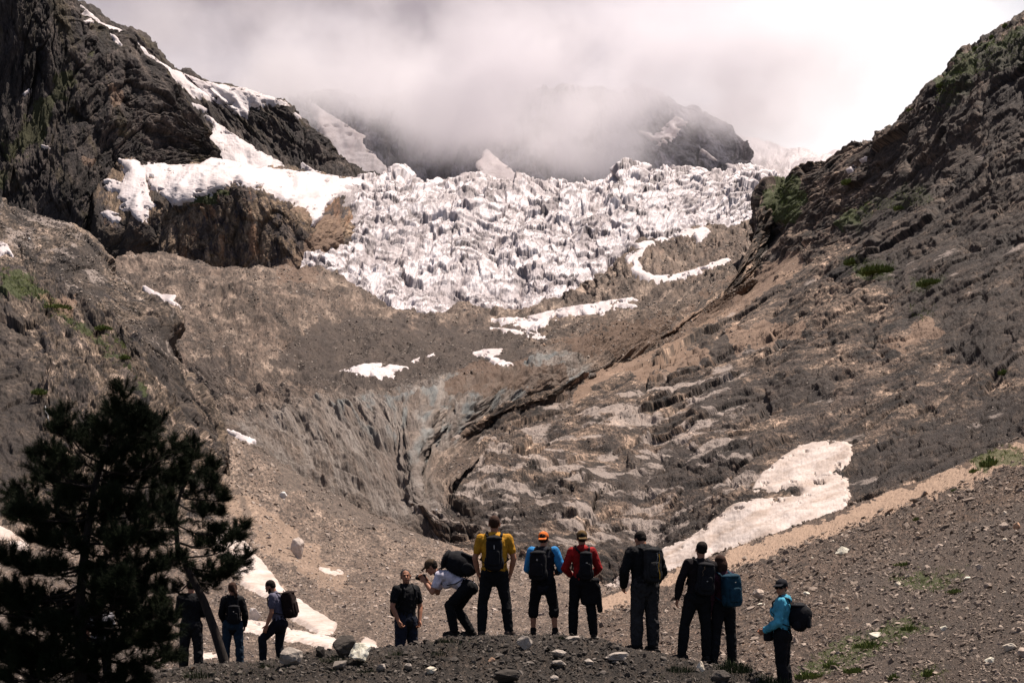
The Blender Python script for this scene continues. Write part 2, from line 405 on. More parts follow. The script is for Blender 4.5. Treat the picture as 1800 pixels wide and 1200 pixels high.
def debris_extra(t, c, v, vs):
    a = attr(t, 'ice')
    vi = surfmap(t, 1.0, 0.2, R(-16)); n = noise_node(t, 0.085, 9, 0.7, vi, 1.0)
    ic = ramp(t, n, [(0.36, (0.06, 0.05, 0.045)), (0.48, (0.18, 0.15, 0.13)), (0.60, (0.27, 0.24, 0.215)), (0.72, (0.15, 0.115, 0.085))])
    c = mix(t, a, c, ic)
    b2 = attr(t, 'blue'); c = mix(t, b2, c, mix(t, 0.55, c, (0.17, 0.21, 0.22)))
    sn = noise_node(t, 1/30, 12, 0.72, vs, 0.3)
    a = sharp(t, attr(t, 'dark'), sn, 0.9, 0.3, 0.5); c = mix(t, a, c, mix(t, 0.8, c, (0.040, 0.030, 0.025)))
    a = sharp(t, attr(t, 'ochre'), sn); c = mix(t, a, c, mix(t, 0.75, c, (0.12, 0.078, 0.055)))
    return c
MAT['debris'] = rock_mat('debris_covered_ice', [(0.052, 0.042, 0.036), (0.112, 0.092, 0.079), (0.215, 0.184, 0.160), (0.088, 0.069, 0.058)], 0.42, R(4), 2.0, debris_extra, speck=0.36, big=60)
def scree_extra(green=(0.05, 0.06, 0.018), ok=0.6):
    def f(t, c, v, vs):
        sn = noise_node(t, 1/22, 12, 0.72, vs, 0.3)
        a = sharp(t, attr(t, 'ochre'), sn, 0.8); c = mix(t, a, c, mix(t, ok, c, (0.30, 0.21, 0.15)))
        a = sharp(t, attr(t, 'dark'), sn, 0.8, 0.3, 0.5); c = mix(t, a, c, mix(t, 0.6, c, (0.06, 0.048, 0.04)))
        g = attr(t, 'grass'); n = noise_node(t, 0.07, 8, 0.75, v)
        add = nd(t, 'ShaderNodeMath', operation='MULTIPLY_ADD'); t.links.new(g, add.inputs[0]); add.inputs[1].default_value = 0.4; t.links.new(n, add.inputs[2])
        return mix(t, ramp(t, add.outputs[0], [(0.74, 0.0), (0.78, 0.85)]), c, green)
    return f
MAT['valley'] = rock_mat('valley_scree', [(0.058, 0.047, 0.040), (0.112, 0.092, 0.078), (0.19, 0.160, 0.138), (0.095, 0.075, 0.062)], 0.055, 0, 1.5, scree_extra(ok=0.4), speck=0.6, big=45)
MAT['scree'] = rock_mat('right_scree', [(0.032, 0.025, 0.020), (0.066, 0.050, 0.040), (0.125, 0.099, 0.081), (0.078, 0.056, 0.040)], 0.022, 0, 1.5, scree_extra(ok=0.9), speck=0.6, big=40)
MAT['mound'] = rock_mat('mound_gravel', [(0.010, 0.0083, 0.0068), (0.024, 0.0200, 0.0165), (0.052, 0.0435, 0.037), (0.031, 0.0235, 0.0178)], 0.008, 0, 1.5, None, speck=0.7, big=30)
def ice_material():
    m, t, b = newmat('icefall_ice')
    v = surfmap(t); vs = surfmap(t, 1, 0.5)
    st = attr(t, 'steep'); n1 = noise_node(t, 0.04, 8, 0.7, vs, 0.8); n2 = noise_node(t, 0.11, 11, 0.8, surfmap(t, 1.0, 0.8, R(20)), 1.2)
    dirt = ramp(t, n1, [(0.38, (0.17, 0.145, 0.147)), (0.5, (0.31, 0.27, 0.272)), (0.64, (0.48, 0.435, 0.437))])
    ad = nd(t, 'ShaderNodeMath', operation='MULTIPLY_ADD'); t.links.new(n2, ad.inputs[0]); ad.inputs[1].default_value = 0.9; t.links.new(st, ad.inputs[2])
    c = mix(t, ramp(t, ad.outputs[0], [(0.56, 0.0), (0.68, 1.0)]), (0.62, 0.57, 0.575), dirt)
    t.links.new(c, b.inputs['Base Color']); b.inputs['Roughness'].default_value = 0.6
    bump(t, b, n2, 0.6, 3.0)
    return m
MAT['ice'] = ice_material()

# ------------------------------------------------------------ displacement recipes (metres along the smooth normal)
def blocks(u, v, cell, seed, k=0.24):
    """tilted, stepped rock faces about cell surface-units wide"""
    f, e_, r = facets(u/cell, v/cell, seed)
    return k*cell*(f-0.48*np.exp(-e_*9))
def rocky(big=90, asp=2.2, ang=0.0, seed=0, k=1.0, fine=1.0, large=1.0, ledge=1.0):
    def f(c):
        U, V = c.U, c.V
        w1 = fbm2(U/60, V/60, 4, seed+5); w2 = fbm2(U/60+9, V/60, 4, seed+6)
        ca, sa = math.cos(ang), math.sin(ang)
        a = ((U*ca+V*sa)+14*w1)/asp; b = (-U*sa+V*ca)+14*w2
        rough = sstep(-0.35, 0.35, fbm2(a/70, b/70, 4, seed+9))
        d = large*(26*fbm2(U/230, V/230, 4, seed)+9*fbm2(a/50, b/50, 4, seed+1, 0.5, True))
        d = d+blocks(a, b, big*0.8, seed+31, 0.20*k)*0.8
        d = d+blocks(a, b, big*0.36, seed+32, 0.26*k)*(0.35+0.65*rough)
        d = d+blocks(a, b, big*0.16, seed+33, 0.30*k)*(0.3+0.7*rough)
        d = d+blocks(a, b, big*0.075, seed+34, 0.32*k*fine)*(0.35+0.65*rough)
        d = d+blocks(a, b, big*0.036, seed+35, 0.30*k*fine)
        ph = b/19+w1*1.4+0.3*fbm2(a/9, b/9, 3, seed+8); sw = ph-np.floor(ph)
        d = d+ledge*3.6*(sw**3)*sstep(-0.15, 0.4, w2)
        ph = b/47+w2*1.4+0.3*fbm2(a/20, b/20, 3, seed+8); sw = ph-np.floor(ph)
        d = d+ledge*7*(sw**4)*sstep(-0.2, 0.4, w1)
        _, _, r1 = facets(a/(big*0.36), b/(big*0.36), seed+32); _, _, r2 = facets(a/(big*0.16), b/(big*0.16), seed+33); _, _, r3 = facets(a/(big*0.075), b/(big*0.075), seed+34)
        tone = 0.5+0.26*r1+0.22*r2+0.20*r3+0.25*fbm2(a/30, b/9, 5, seed+77, .6)
        return d*c.s*0.8, {'tone': np.clip(tone, 0, 1)}
    return f
def rubble(wave, amp, seed=0, fine=1.0, asp=1.5):
    def f(c):
        a, b = c.U/asp, c.V
        d = amp*fbm2(a/wave, b/wave, 5, seed, 0.5)+amp*0.25*fbm2(a*3/wave, b*3/wave, 4, seed+4, 0.5, True)
        rough = sstep(-0.3, 0.4, fbm2(a/60, b/60, 4, seed+9))
        d = d+fine*(blocks(a, b, 9, seed+2, 0.20)*rough+blocks(a, b, 4.2, seed+3, 0.24))
        return d*c.s, {}
    return f
# ------------------------------------------------------------ the valley, far to near
MAT['haze'] = None
# far cliffs under the cloud
far_rows = [
 [(400,350,3000),(700,350,3050),(1000,352,3100),(1200,348,3050),(1352,345,3000)],
 [(400,300,3100),(700,290,3150,.33),(1000,290,3300,.64),(1200,285,3150,.85),(1338,308,3060)],
 [(400,225,3250),(560,200,3250),(700,200,3400,.33),(1000,180,3600,.64),(1185,205,3250,.86),(1235,212,3200),(1288,236,3200),(1310,272,3150)],
 [(380,215,3400),(560,175,3400),(700,165,3500,.33),(1000,150,3700,.64),(1150,165,3550,.86),(1178,165,3450),(1192,200,3400),(1215,192,3360),(1240,192,3300),(1262,216,3280),(1292,246,3260)]]
far_snow = [
 ([(545,178),(575,200),(640,240),(636,254),(690,306),(600,318),(580,262),(560,225)], 4, 'pale snow ramp below the cloud, left of the purple far cliff', 5),
 ([(856,264),(872,280),(905,305),(955,333),(820,336),(838,305),(838,286)], 4, 'triangular snow slope on the far cliff above the icefall rim', 4),
 ([(1188,205),(1205,215),(1180,245),(1160,255),(1120,228),(1150,240)], 4, 'faint snow gully in the misty dark far peak', 4),
 ([(1234,263),(1243,268),(1260,284),(1250,280)], 3, 'small bright snow strip on the right face of the far peak', 2.5),
 ([(1278,289),(1297,290),(1294,300),(1282,298)], 3, 'tiny snow spot low on the right edge of the far peak', 2.5)]
landform('far_mountain', far_rows, 560, 260, rocky(80, 1.5, 1.2, 11), MAT['far_rock'], snows=far_snow)
def icy(c):
    d = blocks(c.U+6*fbm2(c.U/20, c.V/20, 3, 5), c.V*1.4, 22, 3, 0.2)+3*fbm2(c.U/26, c.V/20, 5, 9, 0.6)
    return d*c.s, {'steep': 0.0*d+0.25}
landform('upper_glacier', [[(1260,350,3300),(1400,345,3300),(1500,345,3250)], [(1290,270,3600),(1370,290,3600),(1470,300,3500)],
  [(1250,215,4100),(1300,238,4100),(1340,246,4100),(1400,262,4100),(1440,268,4000),(1520,262,4000)]], 240, 160, icy, MAT['ice'])
# ridge behind, with its snow
mid_snow = [
 ([(135,5),(150,18),(175,40),(228,62),(262,97),(300,122),(360,146),(432,158),(500,180),(508,187),(470,181),(456,188),(437,187),(434,205),(405,196),(392,184),(372,177),(345,170),(318,150),(305,139),(270,122),(240,100),(180,62)], 4, 'long snow field along the crest between the dark peak and the black knoll', 4),
 ([(336,182),(352,186),(364,193),(345,190)], 3, 'thin snow streak where the dark peak meets the ridge behind', 2.5),
 ([(516,198),(528,206),(532,212),(520,205)], 3, 'short snow streak on the right shoulder of the black knoll', 2),
 ([(362,203),(385,222),(408,236),(450,264),(500,292),(538,310),(545,303),(531,289),(555,304),(600,314),(650,322),(650,345),(340,345),(370,300),(384,275),(363,243),(378,226)], 5, 'broad snow gully sweeping down from the dark peak to the icefall', 4)]
landform('middle_ridge', [
 [(320,352,2250),(450,352,2250),(600,352,2250),(720,340,2300)],
 [(300,240,2380),(450,260,2380),(560,290,2380),(690,322,2400)],
 [(110,-8,2750),(140,8,2750),(178,42,2700),(232,62,2700),(262,97,2700),(285,108,2700),(300,122,2680),(312,132,2650),(330,128,2650),(352,142,2600),(432,158,2550),(500,181,2500),(512,190,2500),(530,212,2500),(545,235,2500),(566,255,2500),(585,275,2500),(610,298,2500),(690,322,2500)]],
 420, 300, rocky(60, 1.5, 1.0, 21), MAT['left_rock'], snows=mid_snow)
# dark left mountain
landform('left_mountain', [
 [(-70,560,1850),(60,520,1880),(150,480,1900),(230,360,2000),(405,322,2080)],
 [(-70,260,1950),(120,255,1980,.45),(250,240,2050,.75),(386,274,2120)],
 [(-70,-170,2100),(60,-70,2100),(118,-20,2110,.45),(143,8,2120),(150,30,2130),(168,42,2150),(190,60,2150),(215,68,2150),(228,68,2150),(243,85,2150),(257,105,2150,.68),(285,124,2150),(305,145,2150),(318,165,2150),(335,182,2150),(352,205,2150),(375,222,2150),(379,232,2150),(366,243,2150),(386,270,2150)]],
 520, 560, rocky(85, 1.7, 0.9, 31), MAT['left_rock'], wings='L',
 snows=[([(145,37),(158,34),(165,40),(150,41)], 3, 'small snow lick near the top of the dark left peak', 2),
        ([(194,60),(206,68),(213,79),(203,74)], 3, 'slanting snow streak just under the crest of the dark left peak', 2),
        ([(73,256),(84,257),(87,261),(78,261)], 3, 'tiny white snow spot alone low on the dark left face', 1.8),
        ([(41,165),(52,157),(50,163),(43,168)], 2.5, 'narrow upright snow sliver high on the dark left face', 1.5)],
 masks=[('grass', [(40,200),(110,120),(160,100),(120,170),(60,260),(0,330),(0,250)], 20), ('ochre', [(190,150),(215,160),(210,185),(195,180)], 5), ('ochre', [(148,278),(165,282),(160,292),(150,290)], 4)])
# snow ledge and brown buttress
ledge_snow = [
 ([(203,268),(216,283),(250,284),(300,293),(352,291),(372,280),(392,282),(450,295),(540,305),(640,318),(640,335),(600,340),(572,362),(563,385),(548,396),(551,380),(532,362),(500,352),(470,336),(440,326),(410,323),(375,336),(340,352),(308,361),(292,346),(268,330),(256,313),(259,340),(268,360),(262,372),(252,391),(238,382),(225,372),(212,366),(222,356),(207,346),(214,338),(200,333),(190,336),(180,322),(190,314),(214,322),(224,304),(215,292),(199,274)], 4, 'wide bright snow field on the ledge below the dark left peak', 3.5),
 ([(177,374),(190,372),(213,378),(208,388),(198,390)], 3, 'small detached snow patch at the lower left end of the ledge', 2.5)]
landform('snow_ledge_buttress', [
 [(120,520,2120),(165,510,1850),(300,495,1790),(420,492,1770),(540,492,1740),(590,480,1790),(670,470,1950)],
 [(120,440,2120),(165,410,1860),(250,392,1840),(330,352,1830),(360,340,1820),(420,328,1800),(500,352,1800),(552,388,1800),(600,396,1900),(670,400,2080)],
 [(120,300,2150),(165,280,2090),(215,272,2060),(300,290,2080),(390,280,2130),(500,300,2200),(600,318,2300),(680,326,2420)],
 [(120,230,2250),(300,270,2300),(500,290,2400),(600,318,2480),(680,330,2560)]],
 520, 300, rocky(60, 1.6, 1.4, 41, 1.0, 1.0, 0.7, 0.3), MAT['buttress'], back=None, snows=ledge_snow,
 masks=[('dark', [(140,360),(200,390),(260,400),(285,395),(280,480),(140,500)], 10), ('ochre', [(500,350),(600,380),(610,440),(480,480),(560,400)], 8), ('dark', [(255,320),(300,352),(280,370),(265,360)], 4), ('grass', [(330,345),(420,325),(400,345),(330,365)], 6)])
# icefall
def seracs(c):
    U, V = c.U, c.V
    w1 = fbm2(U/30, V/30, 4, 2); w2 = fbm2(U/30, V/30+7, 4, 4)
    d = 26*fbm2(U/170, V/90, 5, 6)+7*fbm2(U/45, V/22, 4, 16, 0.55, True)
    rough = sstep(-0.3, 0.3, fbm2(U/80, V/50, 4, 13))
    a, b = U*0.7+9*w1, V*1.25+9*w2
    for cell, kk, m in ((64, 0.14, 1), (30, 0.22, 1), (14, 0.30, 0.2+0.8*rough), (7, 0.30, 0.2+0.8*rough), (3.6, 0.24, 1)):
        f, e_, r = facets(a/cell, b/cell, 50+int(cell))
        d = d+kk*cell*m*(f-0.45*np.exp(-e_*8))
    d = d+1.2*fbm2(U/16, V/12, 4, 12, 0.6, True)
    dk = 0
    for pp, am, sd_ in ((31, 9, 1), (14, 5, 2)):
        ph = V/pp+2.2*fbm2(U/150, V/90, 4, 90+sd_)+0.35*fbm2(U/20, V/20, 3, 94+sd_); sw = ph-np.floor(ph); mk = sstep(-0.25, 0.25, fbm2(U/90, V/40, 4, 97+sd_))
        d = d+am*mk*(1-sw)**1.5; dk = dk+mk*sstep(0.72, 0.98, sw)*0.4
    gz = np.gradient(smooth1(d, 1, 0), axis=0)/(np.gradient(V, axis=0)+1e-6)
    bd = fbm2(U/110, V/34, 5, 77, 0.55)
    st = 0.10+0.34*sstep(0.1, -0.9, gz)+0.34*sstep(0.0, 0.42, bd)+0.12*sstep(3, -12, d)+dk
    return d*c.s, {'steep': np.clip(st, 0, 1)}
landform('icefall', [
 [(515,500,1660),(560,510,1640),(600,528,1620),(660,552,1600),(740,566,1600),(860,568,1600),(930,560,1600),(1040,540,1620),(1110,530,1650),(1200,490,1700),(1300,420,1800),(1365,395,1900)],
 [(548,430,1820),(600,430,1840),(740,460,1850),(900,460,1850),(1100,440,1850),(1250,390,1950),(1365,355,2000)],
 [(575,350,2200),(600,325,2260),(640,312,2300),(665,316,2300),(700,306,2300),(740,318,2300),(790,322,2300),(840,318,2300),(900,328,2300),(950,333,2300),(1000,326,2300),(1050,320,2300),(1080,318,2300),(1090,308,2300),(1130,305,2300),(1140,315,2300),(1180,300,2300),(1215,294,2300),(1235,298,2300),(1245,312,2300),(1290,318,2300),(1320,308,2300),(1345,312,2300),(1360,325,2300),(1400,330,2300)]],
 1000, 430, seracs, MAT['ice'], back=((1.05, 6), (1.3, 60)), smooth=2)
# debris-covered glacier with its ice tongue
def debris(c):
    U, V, px, py, s = c.U, c.V, c.px, c.py, c.s
    d = 17*fbm2(U/170, V/60, 5, 61)+8*fbm2(U/60, V/24, 6, 62, 0.6, True)
    d = d*1.5
    for pp, am, q_ in ((62, 17, 63), (33, 9, 67)):       # moraine ridges: gentle back, steep eroded front
        ph = V/pp+2.4*fbm2(U/210, V/120, 3, q_)+0.25*fbm2(U/30, V/30, 3, q_+5); sw = ph-np.floor(ph)
        d = d+am*np.minimum(sw, (1-sw)*4.5)*sstep(-0.15, 0.3, fbm2(U/150, V/70, 3, q_+1))
    rough = sstep(-0.2, 0.4, fbm2(U/50, V/30, 4, 69))
    fineb = blocks(U/1.4, V, 19, 60, 0.12)*rough+blocks(U/1.4, V, 9, 62, 0.20)*(.3+.7*rough)+blocks(U/1.4, V, 4.2, 63, 0.30)
    tongue = sstep(-25, 25, poly_sd(px, py, TONGUE)+22*fbm2(U/60, V/60, 4, 5))
    cl = sstep(-10, 10, poly_sd(px, py, ICECLIFF)+16*fbm2(U/40, V/40, 4, 8))
    fl = fbm2((U+V*0.28+16*fbm2(U/60, V/60, 3, 44))/9, (V-U*0.2)/34, 6, 71, 0.6, True)
    rk = sstep(-6, 10, poly_sd(px, py, [(1040,465),(1150,420),(1360,365),(1360,500),(1200,520),(1110,518),(1040,535)])+20*fbm2(U/30, V/20, 4, 7))
    d = d+rk*(3*fbm2(U/40, V/22, 5, 36, .6, True)+blocks(U, V, 34, 37, .16)+blocks(U, V, 15, 38, .22)+blocks(U, V, 7, 39, .3))
    d = d+4*fbm2((U+V)/34, (V-U*.3)/90, 5, 35, .6, True)*sstep(-.1, .3, fbm2(U/150, V/90, 3, 34))
    d = d+0.7*fineb*(1-0.8*np.maximum(tongue, cl))+tongue*(3.0*fl+6*fbm2(U/45, V/45, 4, 43))+cl*(3*fbm2((U+V*.4)/34, V/60, 5, 88, 0.55, True)+blocks(U+V*0.5, V*0.5, 30, 88, 0.16)+blocks(U+V*0.5, V*0.4, 12, 89, 0.22)+blocks(U, V*0.6, 6, 90, 0.25))
    st = np.maximum(tongue, cl)
    ridge = sstep(0.0, 0.5, fbm2(U/120, V/40, 5, 81))
    return d*s, {'tone': np.clip(0.5+0.6*fbm2(U/24, V/7, 5, 33, .65)+0.3*fbm2(U/110, V/30, 4, 32)+0.2*facets(U/14, V/9, 60)[2], 0, 1), 'ice': st*(0.45+0.55*sstep(-0.2, 0.3, fbm2(U/50, V/50, 4, 15))), 'blue': cl*0.8*sstep(-0.05, 0.3, fbm2(U/30, V/30, 4, 16)), 'dark': 0.5*ridge*(1-st)}
TONGUE = [(400,745),(520,715),(620,700),(720,695),(745,740),(745,840),(790,955),(700,930),(560,870),(440,800)]
ICECLIFF = [(560,710),(700,690),(860,660),(960,625),(1030,640),(1030,670),(960,700),(860,740),(790,790),(745,840),(720,800),(640,760)]
deb_snow = [
 ([(598,652),(640,640),(670,641),(668,648),(685,643),(715,645),(700,652),(690,662),(640,660)], 3, 'thin cream snow patch on the brown debris glacier, left of centre', 3),
 ([(832,622),(850,615),(882,614),(878,623),(862,627),(880,632),(900,640),(870,640),(855,629)], 3, 'two-lobed snow patch in the middle of the brown debris slope', 2.5),
 ([(865,562),(920,560),(980,545),(1040,535),(1110,524),(1120,528),(1098,535),(1118,538),(1085,540),(1060,546),(1060,556),(1000,552),(965,563),(958,574),(935,583),(910,572),(880,568)], 3.5, 'long white snow bank directly under the foot of the icefall', 3),
 ([(862,576),(900,580),(960,590),(958,595),(925,590)], 3, 'narrow snow streak just below the long bank under the icefall', 2),
 ([(724,634),(738,628),(736,632),(727,638)], 2.5, 'short slanting snow fleck on dark debris, left of the two', 1.8),
 ([(752,626),(768,620),(765,625),(756,628)], 2.5, 'short slanting snow fleck on dark debris, right of the two', 1.8),
 ([(250,500),(262,508),(285,520),(308,520),(300,528),(318,540),(290,530),(255,516)], 3, 'forked snow streak beside the rocky nose of the left slope', 2.5),
 ([(1098,450),(1130,440),(1110,430),(1145,425),(1180,408),(1240,402),(1250,410),(1225,425),(1220,412),(1180,418),(1140,432),(1120,455),(1128,475),(1150,488),(1200,482),(1280,455),(1284,459),(1210,487),(1160,494),(1130,490),(1110,475)], 3.5, 'curved snow ribbon around a rock island right of the icefall', 3),
 ([(388,752),(410,757),(450,775),(447,781),(420,772),(392,760)], 3, 'slanting snow lick at the left edge of the ice tongue', 2.5)]
landform('debris_glacier', [
 [(300,850,500),(420,850,470),(520,900,450),(640,960,430),(760,1000,410,.40),(800,960,430),(800,860,470,.52),(850,800,560),(960,740,640),(1040,700,700),(1190,630,820),(1345,560,900)],
 [(310,790,560),(410,775,500),(520,840,470),(640,905,445),(762,955,425,.40),(740,880,450),(733,845,480,.50),(755,815,520),(790,780,550),(850,742,600),(900,712,630),(960,693,660),(1030,668,700),(1190,590,880),(1345,505,1000)],
 [(300,730,680),(400,712,640),(520,706,610),(640,700,600),(722,702,600,.47),(800,690,640),(880,665,680),(960,636,725),(1020,628,770),(1100,604,840),(1190,574,910),(1345,500,1000)],
 [(220,660,820),(340,640,800),(450,640,800),(600,668,780),(720,676,750,.47),(850,645,780),(960,608,820),(1080,580,900),(1190,555,960),(1345,470,1120)],
 [(180,560,1100),(330,520,1120),(420,505,1150),(500,520,1120),(640,590,1080),(760,606,1060,.47),(880,600,1060),(1000,580,1120),(1100,552,1180),(1200,520,1250),(1345,430,1450)],
 [(150,490,1600),(220,470,1620),(290,458,1600),(350,468,1620),(420,488,1650),(500,484,1660),(560,500,1620),(660,548,1580),(760,560,1560,.47),(900,560,1570),(1000,545,1600),(1040,520,1620),(1056,490,1650),(1100,456,1680),(1150,442,1700),(1240,416,1750),(1310,396,1800),(1345,388,1820)]],
 820, 640, debris, MAT['debris'], back=((1.04, 10), (1.12, 60)), snows=deb_snow,
 masks=[('dark', [(560,560),(760,570),(960,580),(900,640),(760,670),(560,690),(480,640)], 30), ('dark', [(330,640),(420,640),(400,700),(330,690)], 15), ('ochre', [(980,600),(1100,560),(1190,560),(1340,440),(1340,540),(1190,600),(1050,640)], 14), ('ochre', [(800,640),(1000,640),(980,690),(780,690)], 10), ('ochre', [(500,470),(560,480),(560,500),(490,500)], 8)])
# right mountain
def right_disp(c):
    d, at_ = rocky(88, 2.5, 0.34, 91, 1.25, 1.25, 1.1, 0.9)(c)
    bench = sstep(-20, 20, poly_sd(c.px, c.py, [(730,790),(860,740),(1000,700),(1320,640),(1330,860),(1150,960),(760,960)]))
    scr = sstep(-12, 12, poly_sd(c.px, c.py, RSCREE)+26*fbm2(c.U/40, c.V/30, 4, 6))
    tal = sstep(0.12, 0.36, fbm2(c.U/150, c.V/60, 5, 19))*0.75
    d = d*(1-np.maximum(0.8*scr, tal))
    return d, {'tone': at_['tone'], 'pale': bench*0.5*sstep(-0.3, 0.3, fbm2(c.U/90, c.V/26, 5, 55))+0.3*tal*(1-bench)}
RSCREE = [(1030,660),(1200,570),(1340,470),(1400,440),(1420,470),(1330,530),(1200,600),(1110,650),(1010,700)]
big_snow = [([(1321,864),(1330,848),(1345,828),(1380,802),(1405,785),(1455,775),(1488,777),(1498,790),(1494,806),(1480,826),(1476,838),(1440,842),(1405,852),(1378,858),(1350,860)], 3.5, 'upper part of the big snow patch above the rocky notch, at right', 4),
 ([(1050,1050),(1066,1030),(1120,990),(1168,962),(1215,945),(1255,915),(1290,886),(1330,878),(1370,876),(1405,872),(1414,864),(1404,856),(1420,846),(1450,838),(1472,834),(1480,838),(1490,850),(1495,872),(1490,900),(1400,960),(1300,1000),(1200,1040),(1100,1070)], 4, 'large dirty white snow patch on the scree behind the hikers, at right', 5),
 ([(1487,300),(1500,291),(1498,298),(1490,303)], 3, 'small snow spot high on the right ridge, lowest of three', 1.8),
 ([(1512,282),(1528,272),(1520,281)], 3, 'small snow spot high on the right ridge, middle of three', 1.6),
 ([(1535,232),(1560,222),(1545,233)], 3, 'thin snow streak on the crest of the right ridge', 1.6)]
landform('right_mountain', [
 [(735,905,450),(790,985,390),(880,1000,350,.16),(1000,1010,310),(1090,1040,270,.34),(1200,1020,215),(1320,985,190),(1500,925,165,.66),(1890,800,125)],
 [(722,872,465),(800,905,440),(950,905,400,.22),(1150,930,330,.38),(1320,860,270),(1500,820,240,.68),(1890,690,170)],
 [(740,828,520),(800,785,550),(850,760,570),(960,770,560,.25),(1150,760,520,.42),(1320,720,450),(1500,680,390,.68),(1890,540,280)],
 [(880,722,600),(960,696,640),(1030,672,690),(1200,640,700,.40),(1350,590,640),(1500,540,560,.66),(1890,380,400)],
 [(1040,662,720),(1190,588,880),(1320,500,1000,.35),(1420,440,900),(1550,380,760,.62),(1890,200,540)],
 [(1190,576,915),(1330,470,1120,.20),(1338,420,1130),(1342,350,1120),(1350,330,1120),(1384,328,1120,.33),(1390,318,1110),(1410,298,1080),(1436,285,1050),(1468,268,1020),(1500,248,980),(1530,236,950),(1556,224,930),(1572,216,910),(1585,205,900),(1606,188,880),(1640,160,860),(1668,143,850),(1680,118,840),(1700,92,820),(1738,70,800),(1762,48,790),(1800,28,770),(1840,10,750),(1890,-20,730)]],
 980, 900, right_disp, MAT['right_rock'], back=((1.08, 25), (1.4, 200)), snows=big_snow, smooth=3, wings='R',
 masks=[('grass', [(1490,455),(1575,455),(1570,495),(1520,495)], 10), ('grass', [(1600,490),(1660,490),(1650,510),(1600,515)], 8), ('grass', [(1640,150),(1700,95),(1890,-20),(1890,130),(1750,130),(1640,200)], 18), ('grass', [(1480,370),(1620,320),(1640,350),(1480,400)], 12),
        ('ochre', [(1560,600),(1640,560),(1650,580),(1590,620)], 12), ('ochre', [(1280,580),(1420,560),(1400,600),(1290,620)], 10), ('ochre', [(1100,640),(1250,600),(1260,640),(1120,665)], 10),
        ('dark', [(740,830),(980,850),(1000,900),(900,960),(780,930),(735,880)], 14), ('dark', [(1000,830),(1280,760),(1340,790),(1200,850),(1020,900)], 14), ('dark', [(1100,640),(1400,560),(1420,590),(1230,650),(1110,665)], 8), ('dark', [(1500,800),(1890,640),(1890,760),(1500,880)], 14), ('dark', [(1040,960),(1300,870),(1330,900),(1150,990)], 10), ('dark', [(1200,690),(1480,640),(1470,700),(1230,745)], 14),
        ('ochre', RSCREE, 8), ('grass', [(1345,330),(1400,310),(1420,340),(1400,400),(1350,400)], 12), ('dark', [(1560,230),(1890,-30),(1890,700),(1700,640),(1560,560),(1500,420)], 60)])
# left near slope
def left_disp(c):
    d, _ = rocky(74, 1.9, 0.12, 121, 1.4, 1.3, 1.2, 1.3)(c)
    scr = sstep(-14, 14, poly_sd(c.px, c.py, LSCREE)+26*fbm2(c.U/40, c.V/30, 4, 6))
    tal = sstep(0.15, 0.4, fbm2(c.U/120, c.V/60, 5, 19))*0.7
    return d*(1-np.maximum(0.5*scr, 0.7*tal)), {'pale': 0.25*np.maximum(scr, tal), 'tone': _['tone']}
LSCREE = [(-80,330),(130,395),(200,470),(240,500),(280,560),(230,530),(330,640),(300,650),(180,540),(60,480),(-80,440)]
landform('left_slope', [
 [(-90,1010,170),(50,1010,170,.2),(150,1010,180),(250,1000,190),(330,985,205,.8),(400,1010,210)],
 [(-90,800,240),(60,840,235,.2),(180,850,230),(300,850,240,.8),(395,880,255)],
 [(-90,600,310),(80,620,300,.2),(200,670,290),(320,740,290,.8),(390,810,290)],
 [(-90,430,380),(50,480,370,.25),(160,540,350,.5),(260,610,330,.75),(380,770,320)],
 [(-90,290,440),(-30,318,430),(0,336,425),(14,362,420),(36,374,420),(62,380,420),(92,390,415),(130,402,410,.30),(152,418,405),(172,440,400),(190,460,395),(198,478,390),(222,492,385),(255,512,380),(285,535,375),(312,548,370,.62),(317,566,368),(306,584,365),(300,604,360),(306,628,355),(322,646,350),(328,668,345),(340,692,340),(352,708,335),(370,738,330),(386,770,325),(392,800,320),(396,840,320)]],
 560, 760, left_disp, MAT['near_left_rock'], back=((1.06, 14), (1.3, 130)), smooth=2, wings='L',
 snows=[([(-10,425),(12,432),(22,450),(5,450),(-10,440)], 4, 'white snow patch at the left picture edge on the near slope', 3)],
 masks=[('grass', [(0,480),(60,490),(130,560),(200,620),(260,690),(220,640),(150,590),(60,530),(0,520)], 14), ('ochre', [(70,520),(130,530),(130,560),(90,550)], 8),
        ('dark', [(85,430),(180,430),(195,530),(150,545),(100,480)], 10), ('dark', [(230,560),(290,560),(340,700),(380,780),(330,740),(260,640)], 9), ('dark', [(-90,480),(20,520),(70,640),(90,800),(-90,1000)], 18), ('dark', [(150,550),(260,620),(240,625),(150,570)], 5)])
